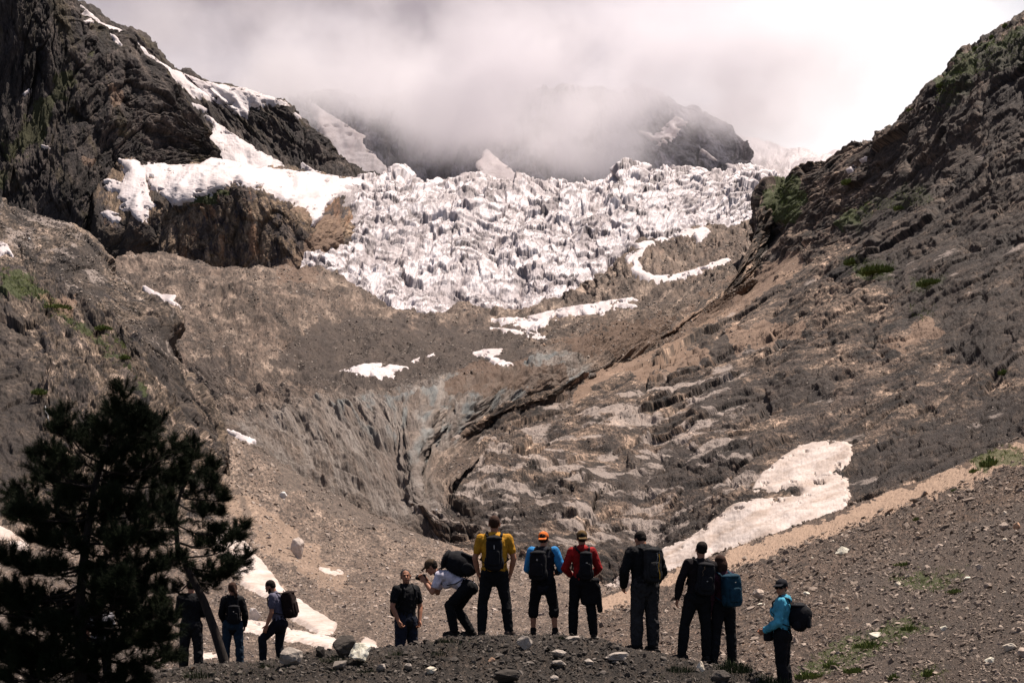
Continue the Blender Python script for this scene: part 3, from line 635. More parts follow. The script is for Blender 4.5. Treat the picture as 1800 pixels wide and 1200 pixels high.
# valley floor and left scree
def valley_disp(c):
    d, _ = rubble(120, 7, 141, 0.8)(c)
    d = d+2.0*fbm2((c.U+0.9*c.V)/30, (c.V-0.3*c.U)/120, 5, 3, .55, True)*c.s
    gul = fbm2((c.U+0.9*c.V)/26, (c.V-0.3*c.U)/160, 5, 3)
    return d, {'dark': 0.55*sstep(0.0, 0.45, gul)*sstep(1010, 900, c.py)}
val_snow = [
 ([(372,925),(400,930),(432,955),(500,1040),(590,1098),(585,1112),(560,1112),(520,1092),(470,1050),(430,1030),(400,990),(370,950)], 6, 'long snow strip running down the scree behind the man in the grey shirt', 4),
 ([(425,1090),(470,1098),(530,1112),(560,1118),(600,1128),(668,1140),(600,1146),(530,1128),(470,1118),(425,1106)], 5, 'flat snow strip at the foot of the left scree, behind the walking man', 3),
 ([(-60,905),(5,925),(55,962),(45,972),(0,948),(-60,930)], 5, 'snow strip at the left edge behind the pine', 4),
 ([(340,1150),(400,1148),(400,1156),(345,1158)], 3, 'snow sliver between the dark hiker and the leaning pine trunk', 2.5),
 ([(562,998),(600,1003),(606,1009),(570,1006)], 3, 'small snow sliver below the lone pale boulder', 2),
 ([(620,1160),(640,1120),(660,1130),(665,1145),(640,1160)], 4, 'small snow remnant beside the grey boulders left of the mound', 2.5)]
landform('valley_floor', [
 [(-260,1290,26),(300,1300,24,.30),(600,1290,24),(900,1280,24,.60),(1200,1290,24),(1500,1290,24)],
 [(-260,1180,42),(300,1165,48,.30),(600,1160,52),(900,1150,56,.60),(1200,1140,60),(1500,1170,52)],
 [(-240,1060,85),(300,1070,95,.30),(600,1080,105),(900,1070,120,.60),(1150,1050,140),(1420,1060,130)],
 [(-200,940,180),(120,960,180),(330,930,210,.30),(450,930,240),(600,985,230),(760,1010,240,.52),(1000,1030,215),(1090,1046,212),(1150,1050,210),(1400,1040,200)],
 [(-200,860,260),(200,800,300),(350,720,420,.28),(410,770,440),(520,835,440),(640,898,430),(760,950,420,.50),(800,962,400),(900,985,340),(1000,1004,300),(1060,1032,275),(1150,1042,255),(1400,1030,230)]],
 760, 620, valley_disp, MAT['valley'], back=((1.04, 14), (1.12, 90)), smooth=8, snows=val_snow, wings='L',
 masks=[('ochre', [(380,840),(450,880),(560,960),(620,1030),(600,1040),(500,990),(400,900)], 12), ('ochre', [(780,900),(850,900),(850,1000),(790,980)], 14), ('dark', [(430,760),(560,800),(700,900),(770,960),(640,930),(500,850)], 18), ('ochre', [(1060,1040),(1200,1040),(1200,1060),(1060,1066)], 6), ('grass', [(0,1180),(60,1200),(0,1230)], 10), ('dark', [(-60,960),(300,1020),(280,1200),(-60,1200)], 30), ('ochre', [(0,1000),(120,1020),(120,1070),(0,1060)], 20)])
# right foreground scree slope
scree_disp = rubble(150, 7, 161, 1.0)
landform('scree_slope', [
 [(1000,1330,22),(1300,1330,20,.36),(1560,1320,18),(1920,1300,15)],
 [(1030,1190,38),(1200,1170,40,.22),(1400,1150,36),(1600,1120,31,.65),(1920,1060,25)],
 [(1045,1100,80),(1200,1075,75,.22),(1400,1030,62),(1600,975,52,.65),(1920,880,42)],
 [(1050,1052,140),(1090,1036,140),(1150,1014,140),(1200,997,135,.20),(1300,962,130),(1400,926,125),(1500,890,118,.56),(1560,868,112),(1620,846,106),(1700,812,98),(1760,786,92),(1800,770,88),(1920,722,78)]],
 760, 520, scree_disp, MAT['scree'], back=((1.06, 14), (1.3, 130)), smooth=5, wings='R',
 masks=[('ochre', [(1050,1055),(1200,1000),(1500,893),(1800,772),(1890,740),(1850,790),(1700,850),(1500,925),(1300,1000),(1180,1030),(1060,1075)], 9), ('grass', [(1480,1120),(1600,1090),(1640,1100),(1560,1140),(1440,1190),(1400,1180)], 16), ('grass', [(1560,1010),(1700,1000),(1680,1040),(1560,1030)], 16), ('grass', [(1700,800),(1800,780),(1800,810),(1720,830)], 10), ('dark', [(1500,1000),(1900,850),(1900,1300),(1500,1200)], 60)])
# the mound the hikers stand on
mound_disp = rubble(80, 5, 181, 2.2)
CREST = [(-250,1205),(100,1195),(250,1185),(330,1172),(400,1166),(440,1164),(500,1156),(560,1146),(620,1146),(680,1136),(730,1134),(770,1124),(810,1118),(850,1116),(1000,1116),(1050,1124),(1100,1138),(1150,1148),(1200,1158),(1260,1166),(1320,1176),(1380,1200),(1450,1235),(1560,1290)]
landform('ground', [
 [(-1500,2600,2.6),(900,2600,2.6,.5),(3300,2600,2.6)],
 [(-600,1420,10),(900,1410,10,.5),(2300,1420,10)],
 [(-250,1300,15),(900,1290,15,.62),(1560,1340,15)],
 [(-250,1232,18.5),(400,1212,18.5,.36),(900,1178,18.5,.62),(1200,1205,18.5),(1560,1300,18.5)],
 [(a,b,20.6) for a,b in CREST],
 [(a,b+1.5,22.7) for a,b in CREST],
 [(a,b+14+max(0,min(1,(a-540)/140))*50,26.8) for a,b in CREST],
 [(a,b+60+max(0,min(1,(a-540)/140))*90,31) for a,b in CREST]],
 900, 520, mound_disp, MAT['mound'], back=None, smooth=4)
# ground sheet reaching the horizon below everything
V = np.array([P(0, 0, 1)]*0+[(-30000,-3000,-60),(30000,-3000,-60),(30000,40000,-60),(-30000,40000,-60)], float)
put('valley_ground', mesh_np('valley_ground', V, np.array([[0,1,2,3]]), MAT['debris'], False), kind='structure')
# ------------------------------------------------------------ stones
rng = np.random.RandomState(11)
def hull(npts, seed, flat=0.62):
    r = np.random.RandomState(seed); bm = bmesh.new()
    for _ in range(npts):
        p = r.normal(size=3); p /= np.linalg.norm(p); p *= r.uniform(0.82, 1.0)
        bm.verts.new((p[0]*r.uniform(.9, 1.1), p[1]*0.8, p[2]*flat))
    res = bmesh.ops.convex_hull(bm, input=bm.verts)
    bmesh.ops.delete(bm, geom=[v for v in bm.verts if not v.link_faces], context='VERTS')
    bmesh.ops.triangulate(bm, faces=bm.faces)
    bm.verts.index_update()
    V = np.array([v.co[:] for v in bm.verts], np.float32); F_ = np.array([[v.index for v in f.verts] for f in bm.faces], np.int32)
    bm.free(); return V, F_
HULLS = [hull(11+i % 6, 100+i, 0.45+0.05*(i % 6)) for i in range(16)]
def stone_mat(name, dark, mid, light, s):
    m, t, b = newmat(name)
    tn = attr(t, 'tone'); v = vecmap(t); n = noise_node(t, 1/s, 6, 0.7, v)
    c = ramp(t, tn, [(0.0, dark), (0.45, mid), (0.80, light), (0.93, tuple(min(0.62, x*1.9) for x in light)), (0.965, (light[0]*1.25, light[1]*0.95, light[2]*0.75))])
    c = mix(t, 0.4, c, ramp(t, n, [(0.3, 0.1), (0.5, 0.5), (0.7, 0.95)]), 'OVERLAY')
    t.links.new(c, b.inputs['Base Color']); bump(t, b, n, 0.5, s*0.4); return m
MAT['st_valley'] = stone_mat('valley_stone', (0.13, 0.105, 0.088), (0.27, 0.218, 0.182), (0.46, 0.39, 0.34), 0.3)
MAT['st_scree'] = stone_mat('scree_stone', (0.075, 0.058, 0.046), (0.19, 0.148, 0.118), (0.38, 0.308, 0.252), 0.12)
MAT['st_mound'] = stone_mat('mound_stone', (0.020, 0.0165, 0.0135), (0.060, 0.050, 0.042), (0.16, 0.138, 0.118), 0.05)
MAT['st_far'] = stone_mat('far_stone', (0.11, 0.090, 0.074), (0.24, 0.20, 0.168), (0.42, 0.365, 0.32), 1.5)
def rotmats(n, tilt=0.5):
    a = rng.uniform(0, 2*np.pi, n); b = rng.normal(0, tilt, n); c = rng.normal(0, tilt, n)
    z = np.zeros(n); o = np.ones(n)
    Rz = np.stack([np.cos(a), -np.sin(a), z, np.sin(a), np.cos(a), z, z, z, o], -1).reshape(-1, 3, 3)
    Rx = np.stack([o, z, z, z, np.cos(b), -np.sin(b), z, np.sin(b), np.cos(b)], -1).reshape(-1, 3, 3)
    Ry = np.stack([np.cos(c), z, np.sin(c), z, o, z, -np.sin(c), z, np.cos(c)], -1).reshape(-1, 3, 3)
    return Rx @ Ry @ Rz
def scatter(land, count, smin, smax, alpha, name, mat, region=None, avoid=(), tone=(0.1, 0.8), clump=0.6, singles=0, single_label='', single_group='', maxsize_m=None):
    L = LAND[land]; V = L['V']; px, py = proj(V)
    area = np.abs((px[1:, :-1]-px[:-1, :-1])*(py[:-1, 1:]-py[:-1, :-1])-(px[:-1, 1:]-px[:-1, :-1])*(py[1:, :-1]-py[:-1, :-1]))
    cx, cy = px[:-1, :-1], py[:-1, :-1]
    w = area*((cx > -40) & (cx < 1840) & (cy < 1225) & (cy > -20))
    if region is not None: w = w*(poly_sd(cx, cy, region) > 0)
    for a in avoid: w = w*(poly_sd(cx, cy, a) < -3)
    w = w*(1-clump+clump*2*sstep(-0.3, 0.3, fbm2(cx/60, cy/35, 4, count % 97)))
    w = w.ravel(); w /= w.sum()
    idx = rng.choice(len(w), count, p=w)
    i, j = np.unravel_index(idx, area.shape)
    fu, fv = rng.uniform(0, 1, count)[:, None], rng.uniform(0, 1, count)[:, None]
    p = V[i, j]*(1-fu)*(1-fv)+V[i, j+1]*fu*(1-fv)+V[i+1, j]*(1-fu)*fv+V[i+1, j+1]*fu*fv
    u = rng.uniform(0, 1, count)
    spx = smin*(1-u*(1-(smin/smax)**alpha))**(-1/alpha)       # pareto between smin and smax
    r = spx*p[:, 1]/F0*0.5
    if maxsize_m: r = np.minimum(r, maxsize_m*rng.uniform(0.5, 1, count))
    ax = np.stack([r*rng.uniform(0.8, 1.35, count), r*rng.uniform(0.7, 1.1, count), r*rng.uniform(0.6, 1.1, count)], -1)
    Rm = rotmats(count); tn = np.clip(rng.beta(2.0, 2.4, count)*(tone[1]-tone[0])+tone[0]+(rng.uniform(0, 1, count) > 0.988)*0.3, 0, 1)
    p = p+np.array([0, 0, 1.0])*(r*0.22)[:, None]
    order = np.argsort(-r/p[:, 1]); singles_idx = set(order[:singles].tolist())
    hid = rng.randint(0, len(HULLS), count)
    VV, FF, TT, base = [], [], [], 0
    rest = np.array([k not in singles_idx for k in range(count)])
    for h, (hv, hf) in enumerate(HULLS):
        k = np.where((hid == h) & rest)[0]
        if not len(k): continue
        q = np.einsum('nij,nvj->nvi', Rm[k], hv[None]*ax[k][:, None, :])+p[k][:, None, :]
        VV.append(q.reshape(-1, 3)); FF.append((hf[None]+(np.arange(len(k))*len(hv))[:, None, None]).reshape(-1, 3)+base)
        TT.append(np.repeat(tn[k], len(hv))); base += len(k)*len(hv)
    put(name, mesh_np(name, np.concatenate(VV), np.concatenate(FF), mat, False, {'tone': np.concatenate(TT)}), kind='stuff')
    for k in order[:singles]:
        hv, hf = HULLS[hid[k]]
        q = (hv*ax[k]) @ Rm[k].T
        put('stone', mesh_np('stone', q, hf, mat, False, {'tone': np.full(len(hv), tn[k])}), single_label, 'stone', single_group, loc=tuple(p[k]))
SNOWP = [x[0] for x in val_snow]; BIGS = [big_snow[0][0]]
scatter('valley_floor', 46000, 2.0, 15, 2.1, 'valley_rubble', MAT['st_valley'], avoid=SNOWP, maxsize_m=1.2, singles=40, single_label='grey brown stone lying in the rubble of the valley floor behind the hikers', single_group='larger stones in the valley rubble')
BAND = [(1050,1055),(1200,1000),(1500,893),(1800,772),(1890,740),(1850,785),(1700,840),(1500,915),(1300,985),(1180,1025),(1060,1070)]
scatter('scree_slope', 1300, 1.6, 4, 3.0, 'band_gravel', stone_mat('tan_gravel', (0.20, 0.145, 0.105), (0.29, 0.21, 0.155), (0.38, 0.295, 0.23), 0.1), region=BAND)
scatter('scree_slope', 50000, 2.1, 20, 1.95, 'scree_rubble', MAT['st_scree'], clump=0.5, avoid=[BAND], singles=60, single_label='angular stone standing out of the gravel on the right scree slope', single_group='larger stones on the right scree slope', maxsize_m=0.5)
scatter('ground', 30000, 2.0, 20, 1.75, 'mound_gravel', MAT['st_mound'], clump=0.5, singles=40, single_label='small broken stone bedded in the gravel of the mound in front', single_group='small stones on the mound', maxsize_m=0.14, tone=(0.05, 0.85))
scatter('debris_glacier', 34000, 1.7, 8, 2.3, 'moraine_rubble', MAT['st_far'], avoid=[TONGUE, ICECLIFF]+[x[0] for x in deb_snow], clump=0.9)
scatter('left_slope', 7000, 1.8, 8, 2.2, 'slope_rubble', MAT['st_far'], region=LSCREE, clump=0.8)
scatter('right_mountain', 12000, 1.8, 7, 2.4, 'bench_rubble', MAT['st_far'], avoid=BIGS, clump=1.0, region=[(740,800),(1000,700),(1340,450),(1420,440),(1500,600),(1890,700),(1890,800),(1300,1010),(800,1000)])
# boulders
def surface(land, px, py):
    V = LAND[land]['V']; X, Y = proj(V)
    d = (X-px)**2+(Y-py)**2; m = d < max(9.0, d.min()*1.5)
    dd = np.where(m, V[..., 1], 1e9); k = np.unravel_index(dd.argmin(), dd.shape)
    return V[k]
def boulder_mesh(seed, w, dep, h, mat, tone, det=3):
    r = np.random.RandomState(seed)
    bm = bmesh.new()
    for _ in range(16):
        p = r.normal(size=3); p /= np.linalg.norm(p); p *= r.uniform(0.8, 1.05); bm.verts.new(p)
    bmesh.ops.convex_hull(bm, input=bm.verts); bmesh.ops.delete(bm, geom=[v for v in bm.verts if not v.link_faces], context='VERTS')
    bmesh.ops.bevel(bm, geom=bm.edges[:], offset=0.05, segments=1, affect='EDGES')
    bmesh.ops.triangulate(bm, faces=bm.faces)
    for _ in range(det-1): bmesh.ops.subdivide_edges(bm, edges=bm.edges[:], cuts=1, use_grid_fill=True)
    bmesh.ops.triangulate(bm, faces=bm.faces); bm.verts.index_update()
    V = np.array([v.co[:] for v in bm.verts]); F_ = np.array([[v.index for v in f.verts] for f in bm.faces], np.int32); bm.free()
    n = V/np.linalg.norm(V, axis=1)[:, None]
    V = V+n*(0.13*fbm(V[:, 0]*1.5+seed, V[:, 1]*1.5, V[:, 2]*3, 4, seed)+0.05*fbm(V[:, 0]*6, V[:, 1]*6, V[:, 2]*12, 3, seed))[:, None]
    V = V*np.array([w/2, dep/2, h/2])
    return mesh_np('boulder', V, F_, mat, False, {'tone': np.full(len(V), tone)})
BOULDERS = [  # land, px, py(base), width px, height px, tone, material, label, sink
 ('valley_floor', 524, 978, 30, 40, .80, 'st_valley', 'lone tall pale boulder high on the scree above the snow strip', .2),
 ('valley_floor', 448, 1088, 26, 24, .84, 'st_valley', 'tan boulder at the elbow of the woman with the ponytail', .2),
 ('valley_floor', 498, 872, 18, 12, .9, 'st_valley', 'pale boulder alone on upper scree below the ice tongue', .2),
 ('valley_floor', 1068, 1034, 12, 8, .25, 'st_valley', 'dark grey boulder at the left tip of the large snow patch', .2),
 ('ground', 634, 1162, 52, 36, .93, 'st_scree', 'large light grey boulder at the left foot of the mound', .25),
 ('ground', 608, 1150, 50, 40, .35, 'st_mound', 'big dark leaning boulder behind the light grey one left of the mound', .25),
 ('ground', 598, 1176, 34, 18, .8, 'st_mound', 'flat grey rock in front of the two big boulders', .25),
 ('ground', 510, 1166, 52, 30, .9, 'st_mound', 'rounded grey boulder at the feet of the man in the grey shirt', .25),
 ('ground', 563, 1156, 22, 20, .1, 'st_mound', 'small black pointed rock on the low crest right of the stepping man', .25),
 ('ground', 672, 1176, 20, 14, .9, 'st_mound', 'grey rock just right of the large light grey boulder', .25),
 ('ground', 722, 1176, 22, 13, .88, 'st_mound', 'split grey rock below the man with hands in his pockets', .25),
 ('ground', 759, 1180, 24, 15, .94, 'st_scree', 'whitish rock on the mound below the bending photographer', .25),
 ('ground', 865, 1164, 14, 9, .99, 'st_scree', 'small orange brown rock below the man in the yellow shirt', .2),
 ('ground', 893, 1198, 52, 24, .3, 'st_mound', 'wide dark rock at the bottom edge below the yellow shirt', .25),
 ('ground', 920, 1138, 30, 26, .9, 'st_mound', 'grey wedge rock in the crest between yellow shirt and orange cap', .35),
 ('ground', 980, 1152, 30, 14, .93, 'st_mound', 'pale flat rock below the man in the orange cap', .25),
 ('ground', 980, 1172, 32, 14, .85, 'st_mound', 'second grey slab below the man in the orange cap, lower one', .25),
 ('ground', 1033, 1166, 20, 12, .92, 'st_mound', 'pale stone slab below the hiker in the red jacket', .25),
 ('ground', 1086, 1156, 54, 16, .92, 'st_mound', 'long flat pale slab left of the boots of the man in black', .3),
 ('ground', 972, 1198, 18, 12, .93, 'st_mound', 'small pale rock at the bottom edge below the orange cap', .25),
 ('ground', 1232, 1176, 18, 20, .94, 'st_scree', 'pale upright stone between the feet of the leaning couple', .25),
 ('ground', 1268, 1194, 46, 22, .5, 'st_mound', 'dark flat rock under the grass tuft at the right end of the mound', .25),
 ('ground', 1010, 1122, 30, 9, .92, 'st_mound', 'pale slab on the crest between orange cap and red jacket', .3),
 ('scree_slope', 1477, 975, 28, 16, .93, 'st_scree', 'long pale slanting boulder on the scree below the orange gravel band', .2),
 ('scree_slope', 1333, 1052, 30, 20, .80, 'st_scree', 'broad brownish boulder left of the woman in turquoise', .2),
 ('scree_slope', 1337, 1062, 16, 6, .93, 'st_scree', 'thin whitish stone sliver just below the broad brownish boulder', .2),
 ('scree_slope', 1417, 1043, 15, 7, .93, 'st_scree', 'thin pale stone above the backpack of the woman in turquoise', .2),
 ('scree_slope', 1537, 1120, 30, 13, .92, 'st_scree', 'light flat rock beside the green patch on the right scree', .2),
 ('scree_slope', 1657, 1106, 15, 10, .93, 'st_scree', 'single pale stone above the lower grass on the right scree', .2),
 ('scree_slope', 1773, 1142, 28, 16, .85, 'st_scree', 'tan oval boulder near the lower right corner', .2),
 ('scree_slope', 1799, 1152, 26, 20, .80, 'st_scree', 'grey boulder cut by the right picture edge near the corner', .2),
 ('scree_slope', 1737, 1163, 20, 11, .93, 'st_scree', 'whitish slab left of the tan oval boulder', .2),
 ('scree_slope', 1717, 1000, 20, 11, .82, 'st_scree', 'flat grey stone on the upper right scree', .2),
 ('scree_slope', 1720, 1064, 22, 14, .55, 'st_scree', 'brown grey boulder, larger of the pair on the middle right scree', .2),
 ('scree_slope', 1737, 1034, 17, 13, .5, 'st_scree', 'rounded dark stone above the brown grey boulder', .2),
 ('scree_slope', 1763, 930, 18, 16, .78, 'st_scree', 'grey boulder on the scree near the right edge, left of the rusty one', .2),
 ('scree_slope', 1786, 928, 16, 14, .97, 'st_scree', 'rusty boulder next to the grey one near the right edge', .2),
 ('scree_slope', 1578, 1027, 13, 9, .94, 'st_scree', 'small bright white stone in the middle of the right scree', .2),
 ('scree_slope', 1488, 1069, 9, 6, .94, 'st_scree', 'tiny white pebble right of the backpack of the woman in turquoise', .2),
 ('scree_slope', 1765, 950, 11, 8, .94, 'st_scree', 'white stone below the grey and rusty pair near the right edge', .2)]
for k, (land, px_, py_, w_, h_, tone_, mt_, lab_, sink) in enumerate(BOULDERS):
    p = surface(land, px_, py_); s_ = p[1]/F0
    w_m, h_m = w_*s_, h_*s_
    o = put('boulder', boulder_mesh(500+k, w_m*1.05, w_m*0.8, h_m*1.25, MAT[mt_], tone_), lab_, 'boulder', loc=(p[0], p[1], p[2]+h_m*(0.625-sink)))
    o.rotation_euler = (0, 0, (k*1.7) % 0.8-0.4)
# ------------------------------------------------------------ people
def cap_geo(p0, p1, r0, r1, flat=1.0, side=None, nseg=16, nr=5):
    """tapered capsule; flat scales the section along 'side x axis'"""
    p0, p1 = Vector(p0), Vector(p1); ax = (p1-p0); L = ax.length
    ax = ax.normalized() if L > 1e-6 else Vector((0, 0, 1))
    sv = Vector(side) if side is not None else (Vector((1, 0, 0)) if abs(ax.x) < 0.9 else Vector((0, 1, 0)))
    u = (sv-ax*sv.dot(ax)).normalized(); w = ax.cross(u)
    prof = [(-math.cos(a)*r0, math.sin(a)*r0) for a in np.linspace(0, math.pi/2, nr)]+[(L+math.sin(a)*r1, math.cos(a)*r1) for a in np.linspace(0, math.pi/2, nr)]
    V = []; F_ = []
    for z, r in prof[1:-1]:
        for k in range(nseg):
            a = 2*math.pi*k/nseg; V.append(p0+ax*z+u*(math.cos(a)*r)+w*(math.sin(a)*r*flat))
    n = len(prof)-2; V.append(p0+ax*prof[0][0]); V.append(p0+ax*prof[-1][0]); b, t_ = len(V)-2, len(V)-1
    for i in range(n-1):
        for k in range(nseg):
            k2 = (k+1) % nseg; F_.append((i*nseg+k, i*nseg+k2, (i+1)*nseg+k2, (i+1)*nseg+k))
    for k in range(nseg):
        k2 = (k+1) % nseg; F_.append((b, k2, k)); F_.append((t_, (n-1)*nseg+k, (n-1)*nseg+k2))
    return V, F_
def ell_geo(c, r, M=None, n=14):
    V = []; F_ = []; M = M or Matrix.Identity(3); c = Vector(c)
    for i in range(1, n):
        th = math.pi*i/n
        for k in range(n*2):
            ph = math.pi*k/n; V.append(c+M @ Vector((r[0]*math.sin(th)*math.cos(ph), r[1]*math.sin(th)*math.sin(ph), r[2]*math.cos(th))))
    m = n*2; V.append(c+M @ Vector((0, 0, r[2]))); V.append(c+M @ Vector((0, 0, -r[2]))); t_, b = len(V)-2, len(V)-1
    for i in range(n-2):
        for k in range(m): F_.append((i*m+k, (i+1)*m+k, (i+1)*m+(k+1) % m, i*m+(k+1) % m))
    for k in range(m): F_.append((t_, k, (k+1) % m)); F_.append((b, (n-2)*m+(k+1) % m, (n-2)*m+k))
    return V, F_
def box_geo(c, h, M=None, bev=0.25):
    """rounded box (superellipsoid)"""
    V, F_ = ell_geo((0, 0, 0), (1, 1, 1), None, 14); M = M or Matrix.Identity(3); c = Vector(c); out = []
    for v in V:
        q = Vector([math.copysign(abs(x)**(bev*1.6), x) for x in v]); m = max(abs(q.x), abs(q.y), abs(q.z), 1e-6)
        k = (abs(q.x)**6+abs(q.y)**6+abs(q.z)**6)**(1/6)
        q = q/k; out.append(c+M @ Vector((q.x*h[0], q.y*h[1], q.z*h[2])))
    return out, F_
def blob(name, geos, mat, voxel=0.01, smooth=2, parent=None, wrinkle=0.0, seed=0, wf=14):
    bm = bmesh.new()
    for V, F_ in geos:
        vs = [bm.verts.new(v) for v in V]
        for f in F_:
            try: bm.faces.new([vs[i] for i in f])
            except ValueError: pass
    me = bpy.data.meshes.new(name); bm.to_mesh(me); bm.free()
    tmp = bpy.data.objects.new('tmp', me); COL.objects.link(tmp)
    r = tmp.modifiers.new('r', 'REMESH'); r.mode = 'VOXEL'; r.voxel_size = voxel; r.use_smooth_shade = True
    s = tmp.modifiers.new('s', 'SMOOTH'); s.factor = 0.6; s.iterations = smooth
    dg = bpy.context.evaluated_depsgraph_get()
    m2 = bpy.data.meshes.new_from_object(tmp.evaluated_get(dg)); m2.name = name
    bpy.data.objects.remove(tmp); bpy.data.meshes.remove(me)
    n = len(m2.vertices); co = np.zeros(n*3, np.float32); m2.vertices.foreach_get('co', co); co = co.reshape(-1, 3)
    if wrinkle:
        no = np.zeros(n*3, np.float32); m2.vertices.foreach_get('normal', no); no = no.reshape(-1, 3)
        w = fbm(co[:, 0]*wf, co[:, 1]*wf, co[:, 2]*wf*0.7+seed, 3, seed, 0.55, True)
        co = co+no*(w*wrinkle)[:, None]; m2.vertices.foreach_set('co', co.ravel()); m2.update()
    m2.materials.clear(); m2.materials.append(mat)
    m2.polygons.foreach_set('use_smooth', np.ones(len(m2.polygons), bool))
    return put(name, m2, parent=parent)
def cloth(name, col, rough=0.85, var=0.35):
    m, t, b = newmat(name); v = vecmap(t); n = noise_node(t, 9, 6, 0.65, v)
    c = mix(t, ramp(t, n, [(0.35, 0.0), (0.7, 1.0)]), tuple(x*(1-var) for x in col), tuple(min(1, x*(1+var)) for x in col))
    t.links.new(c, b.inputs['Base Color']); b.inputs['Roughness'].default_value = rough; b.inputs['Specular IOR Level'].default_value = 0.15
    bump(t, b, noise_node(t, 60, 4, 0.6, v), 0.3, 0.004); return m
CM = {}
def cm(name, col):
    if name not in CM: CM[name] = cloth(name, col)
    return CM[name]
SKIN = cloth('skin', (0.33, 0.155, 0.095), 0.55, 0.12)
BLACK = cm('black_cloth', (0.0055, 0.0055, 0.0065)); BLACK2 = cm('black_nylon', (0.008, 0.008, 0.010)); BOOT = cm('boot_leather', (0.012, 0.010, 0.009))
def unit(v): return Vector(v).normalized()
def person(label, px, D, H, yaw, feet_py=None, lean=0, roll=0, hips=(0, 0), head=(0, 0, 0), armL=None, armR=None, legL=None, legR=None,
           shirt=None, sleeve='short', sleeve_mat=None, shirt_len=0.0, trousers=None, trouser='long', hair=None, hair_style='short', hat=None, loose=1.0, build=1.0,
           female=False, footyaw=(8, -8), hood=False, grip=0.5, boots=BOOT, hair_mat=None, collar=True, armworld=False):
    k = H/1.78; root = bpy.data.objects.new('person', None); COL.objects.link(root)
    root['label'] = label; root['category'] = 'person'; root['group'] = 'hikers looking at the glacier'
    x = (px-CX)/F0*D
    z = ground_z(x, D) if feet_py is None else (HY-feet_py)/F0*D
    root.location = (x, D, z); root.rotation_euler = (0, 0, R(yaw))
    Lth, Lsh, La, Lf = 0.43*k, 0.42*k, 0.30*k, 0.26*k
    hw = (0.085 if not female else 0.09)*k; sw = (0.185 if not female else 0.16)*k*build**0.5
    dl = [unit(legL[0] if legL else (-0.10, 0.02, -1)), unit(legL[1] if legL else (-0.03, -0.05, -1))]
    dr = [unit(legR[0] if legR else (0.10, 0.02, -1)), unit(legR[1] if legR else (0.03, -0.05, -1))]
    # pelvis height so that the lower ankle rests 8 cm above the ground
    dz = min(dl[0].z*Lth+dl[1].z*Lsh, dr[0].z*Lth+dr[1].z*Lsh)
    pel = Vector((hips[0], hips[1], -dz+0.085*k))
    T = Matrix.Rotation(R(roll), 3, 'Y') @ Matrix.Rotation(R(-lean), 3, 'X')       # torso frame
    up = T @ Vector((0, 0, 1)); fw = T @ Vector((0, 1, 0)); rt = T @ Vector((1, 0, 0))
    def tp(a, b, c): return pel+rt*(a*k)+fw*(b*k)+up*(c*k)
    hipL, hipR = pel+Vector((-hw, 0, 0)), pel+Vector((hw, 0, 0))
    knL, knR = hipL+dl[0]*Lth, hipR+dr[0]*Lth; anL, anR = knL+dl[1]*Lsh, knR+dr[1]*Lsh
    shL, shR = tp(-sw/k, 0.0, 0.50), tp(sw/k, 0.0, 0.50)
    AT = Matrix.Identity(3) if armworld else T
    al = [AT @ unit(v) for v in (armL or ((-0.16, 0.02, -1), (-0.02, 0.22, -1)))]
    ar = [AT @ unit(v) for v in (armR or ((0.16, 0.02, -1), (0.02, 0.22, -1)))]
    elL, elR = shL+al[0]*La, shR+ar[0]*La; wrL, wrR = elL+al[1]*Lf, elR+ar[1]*Lf
    neck0 = tp(0, 0.0, 0.52)
    Hm = T @ Matrix.Rotation(R(head[1]), 3, 'Z') @ Matrix.Rotation(R(-head[0]), 3, 'X') @ Matrix.Rotation(R(head[2]), 3, 'Y')
    hc = neck0+up*(0.075*k)+Hm @ Vector((0, 0.02*k, 0.115*k))
    def hp(a, b, c): return hc+Hm @ Vector((a*k, b*k, c*k))
    W_, Dp = (0.150*build if not female else 0.128*build), (0.105*build if not female else 0.100*build)
    def torso(inf, low=0.0, top=0.50):
        q = Dp/W_
        g = [cap_geo(tp(0, 0, 0.02-low), tp(0, 0, 0.10), (W_+0.010+inf)*k, (W_*0.96+inf)*k, q*0.98, rt),
             cap_geo(tp(0, 0, 0.10), tp(0, 0.005, 0.24), (W_*0.96+inf)*k, (W_*(0.86 if female else 0.95)+inf)*k, q*1.02, rt),
             cap_geo(tp(0, 0.005, 0.24), tp(0, 0.0, 0.40), (W_*(0.86 if female else 0.95)+inf)*k, (W_*1.10+inf)*k, q*1.0, rt),
             cap_geo(shL+rt*0.05*k-up*0.04*k, shR-rt*0.05*k-up*0.04*k, (0.075+inf)*k, (0.075+inf)*k, 1.0, fw),
             cap_geo(shL-up*0.01*k, tp(0, -0.01, 0.53), (0.056+inf)*k, (0.055+inf*0.7)*k), cap_geo(shR-up*0.01*k, tp(0, -0.01, 0.53), (0.056+inf)*k, (0.055+inf*0.7)*k)]
        if female: g += [ell_geo(tp(-0.07, 0.095, 0.36), ((0.065+inf*.6)*k,)*3), ell_geo(tp(0.07, 0.095, 0.36), ((0.065+inf*.6)*k,)*3)]
        return g
    def arm(S, E, Wr, inf, part=1.0, fore=1.0):
        g = [cap_geo(S, S.lerp(E, part), (0.053*build**0.5+inf)*k, (0.043+inf)*k if part < 1 else (0.040+inf)*k)]
        if part >= 1 and fore > 0:
            g += [cap_geo(E, E.lerp(Wr, 0.35), (0.041+inf)*k, (0.042+inf)*k), cap_geo(E.lerp(Wr, 0.35), E.lerp(Wr, fore), (0.042+inf)*k, (0.027+inf)*k)]
        return g
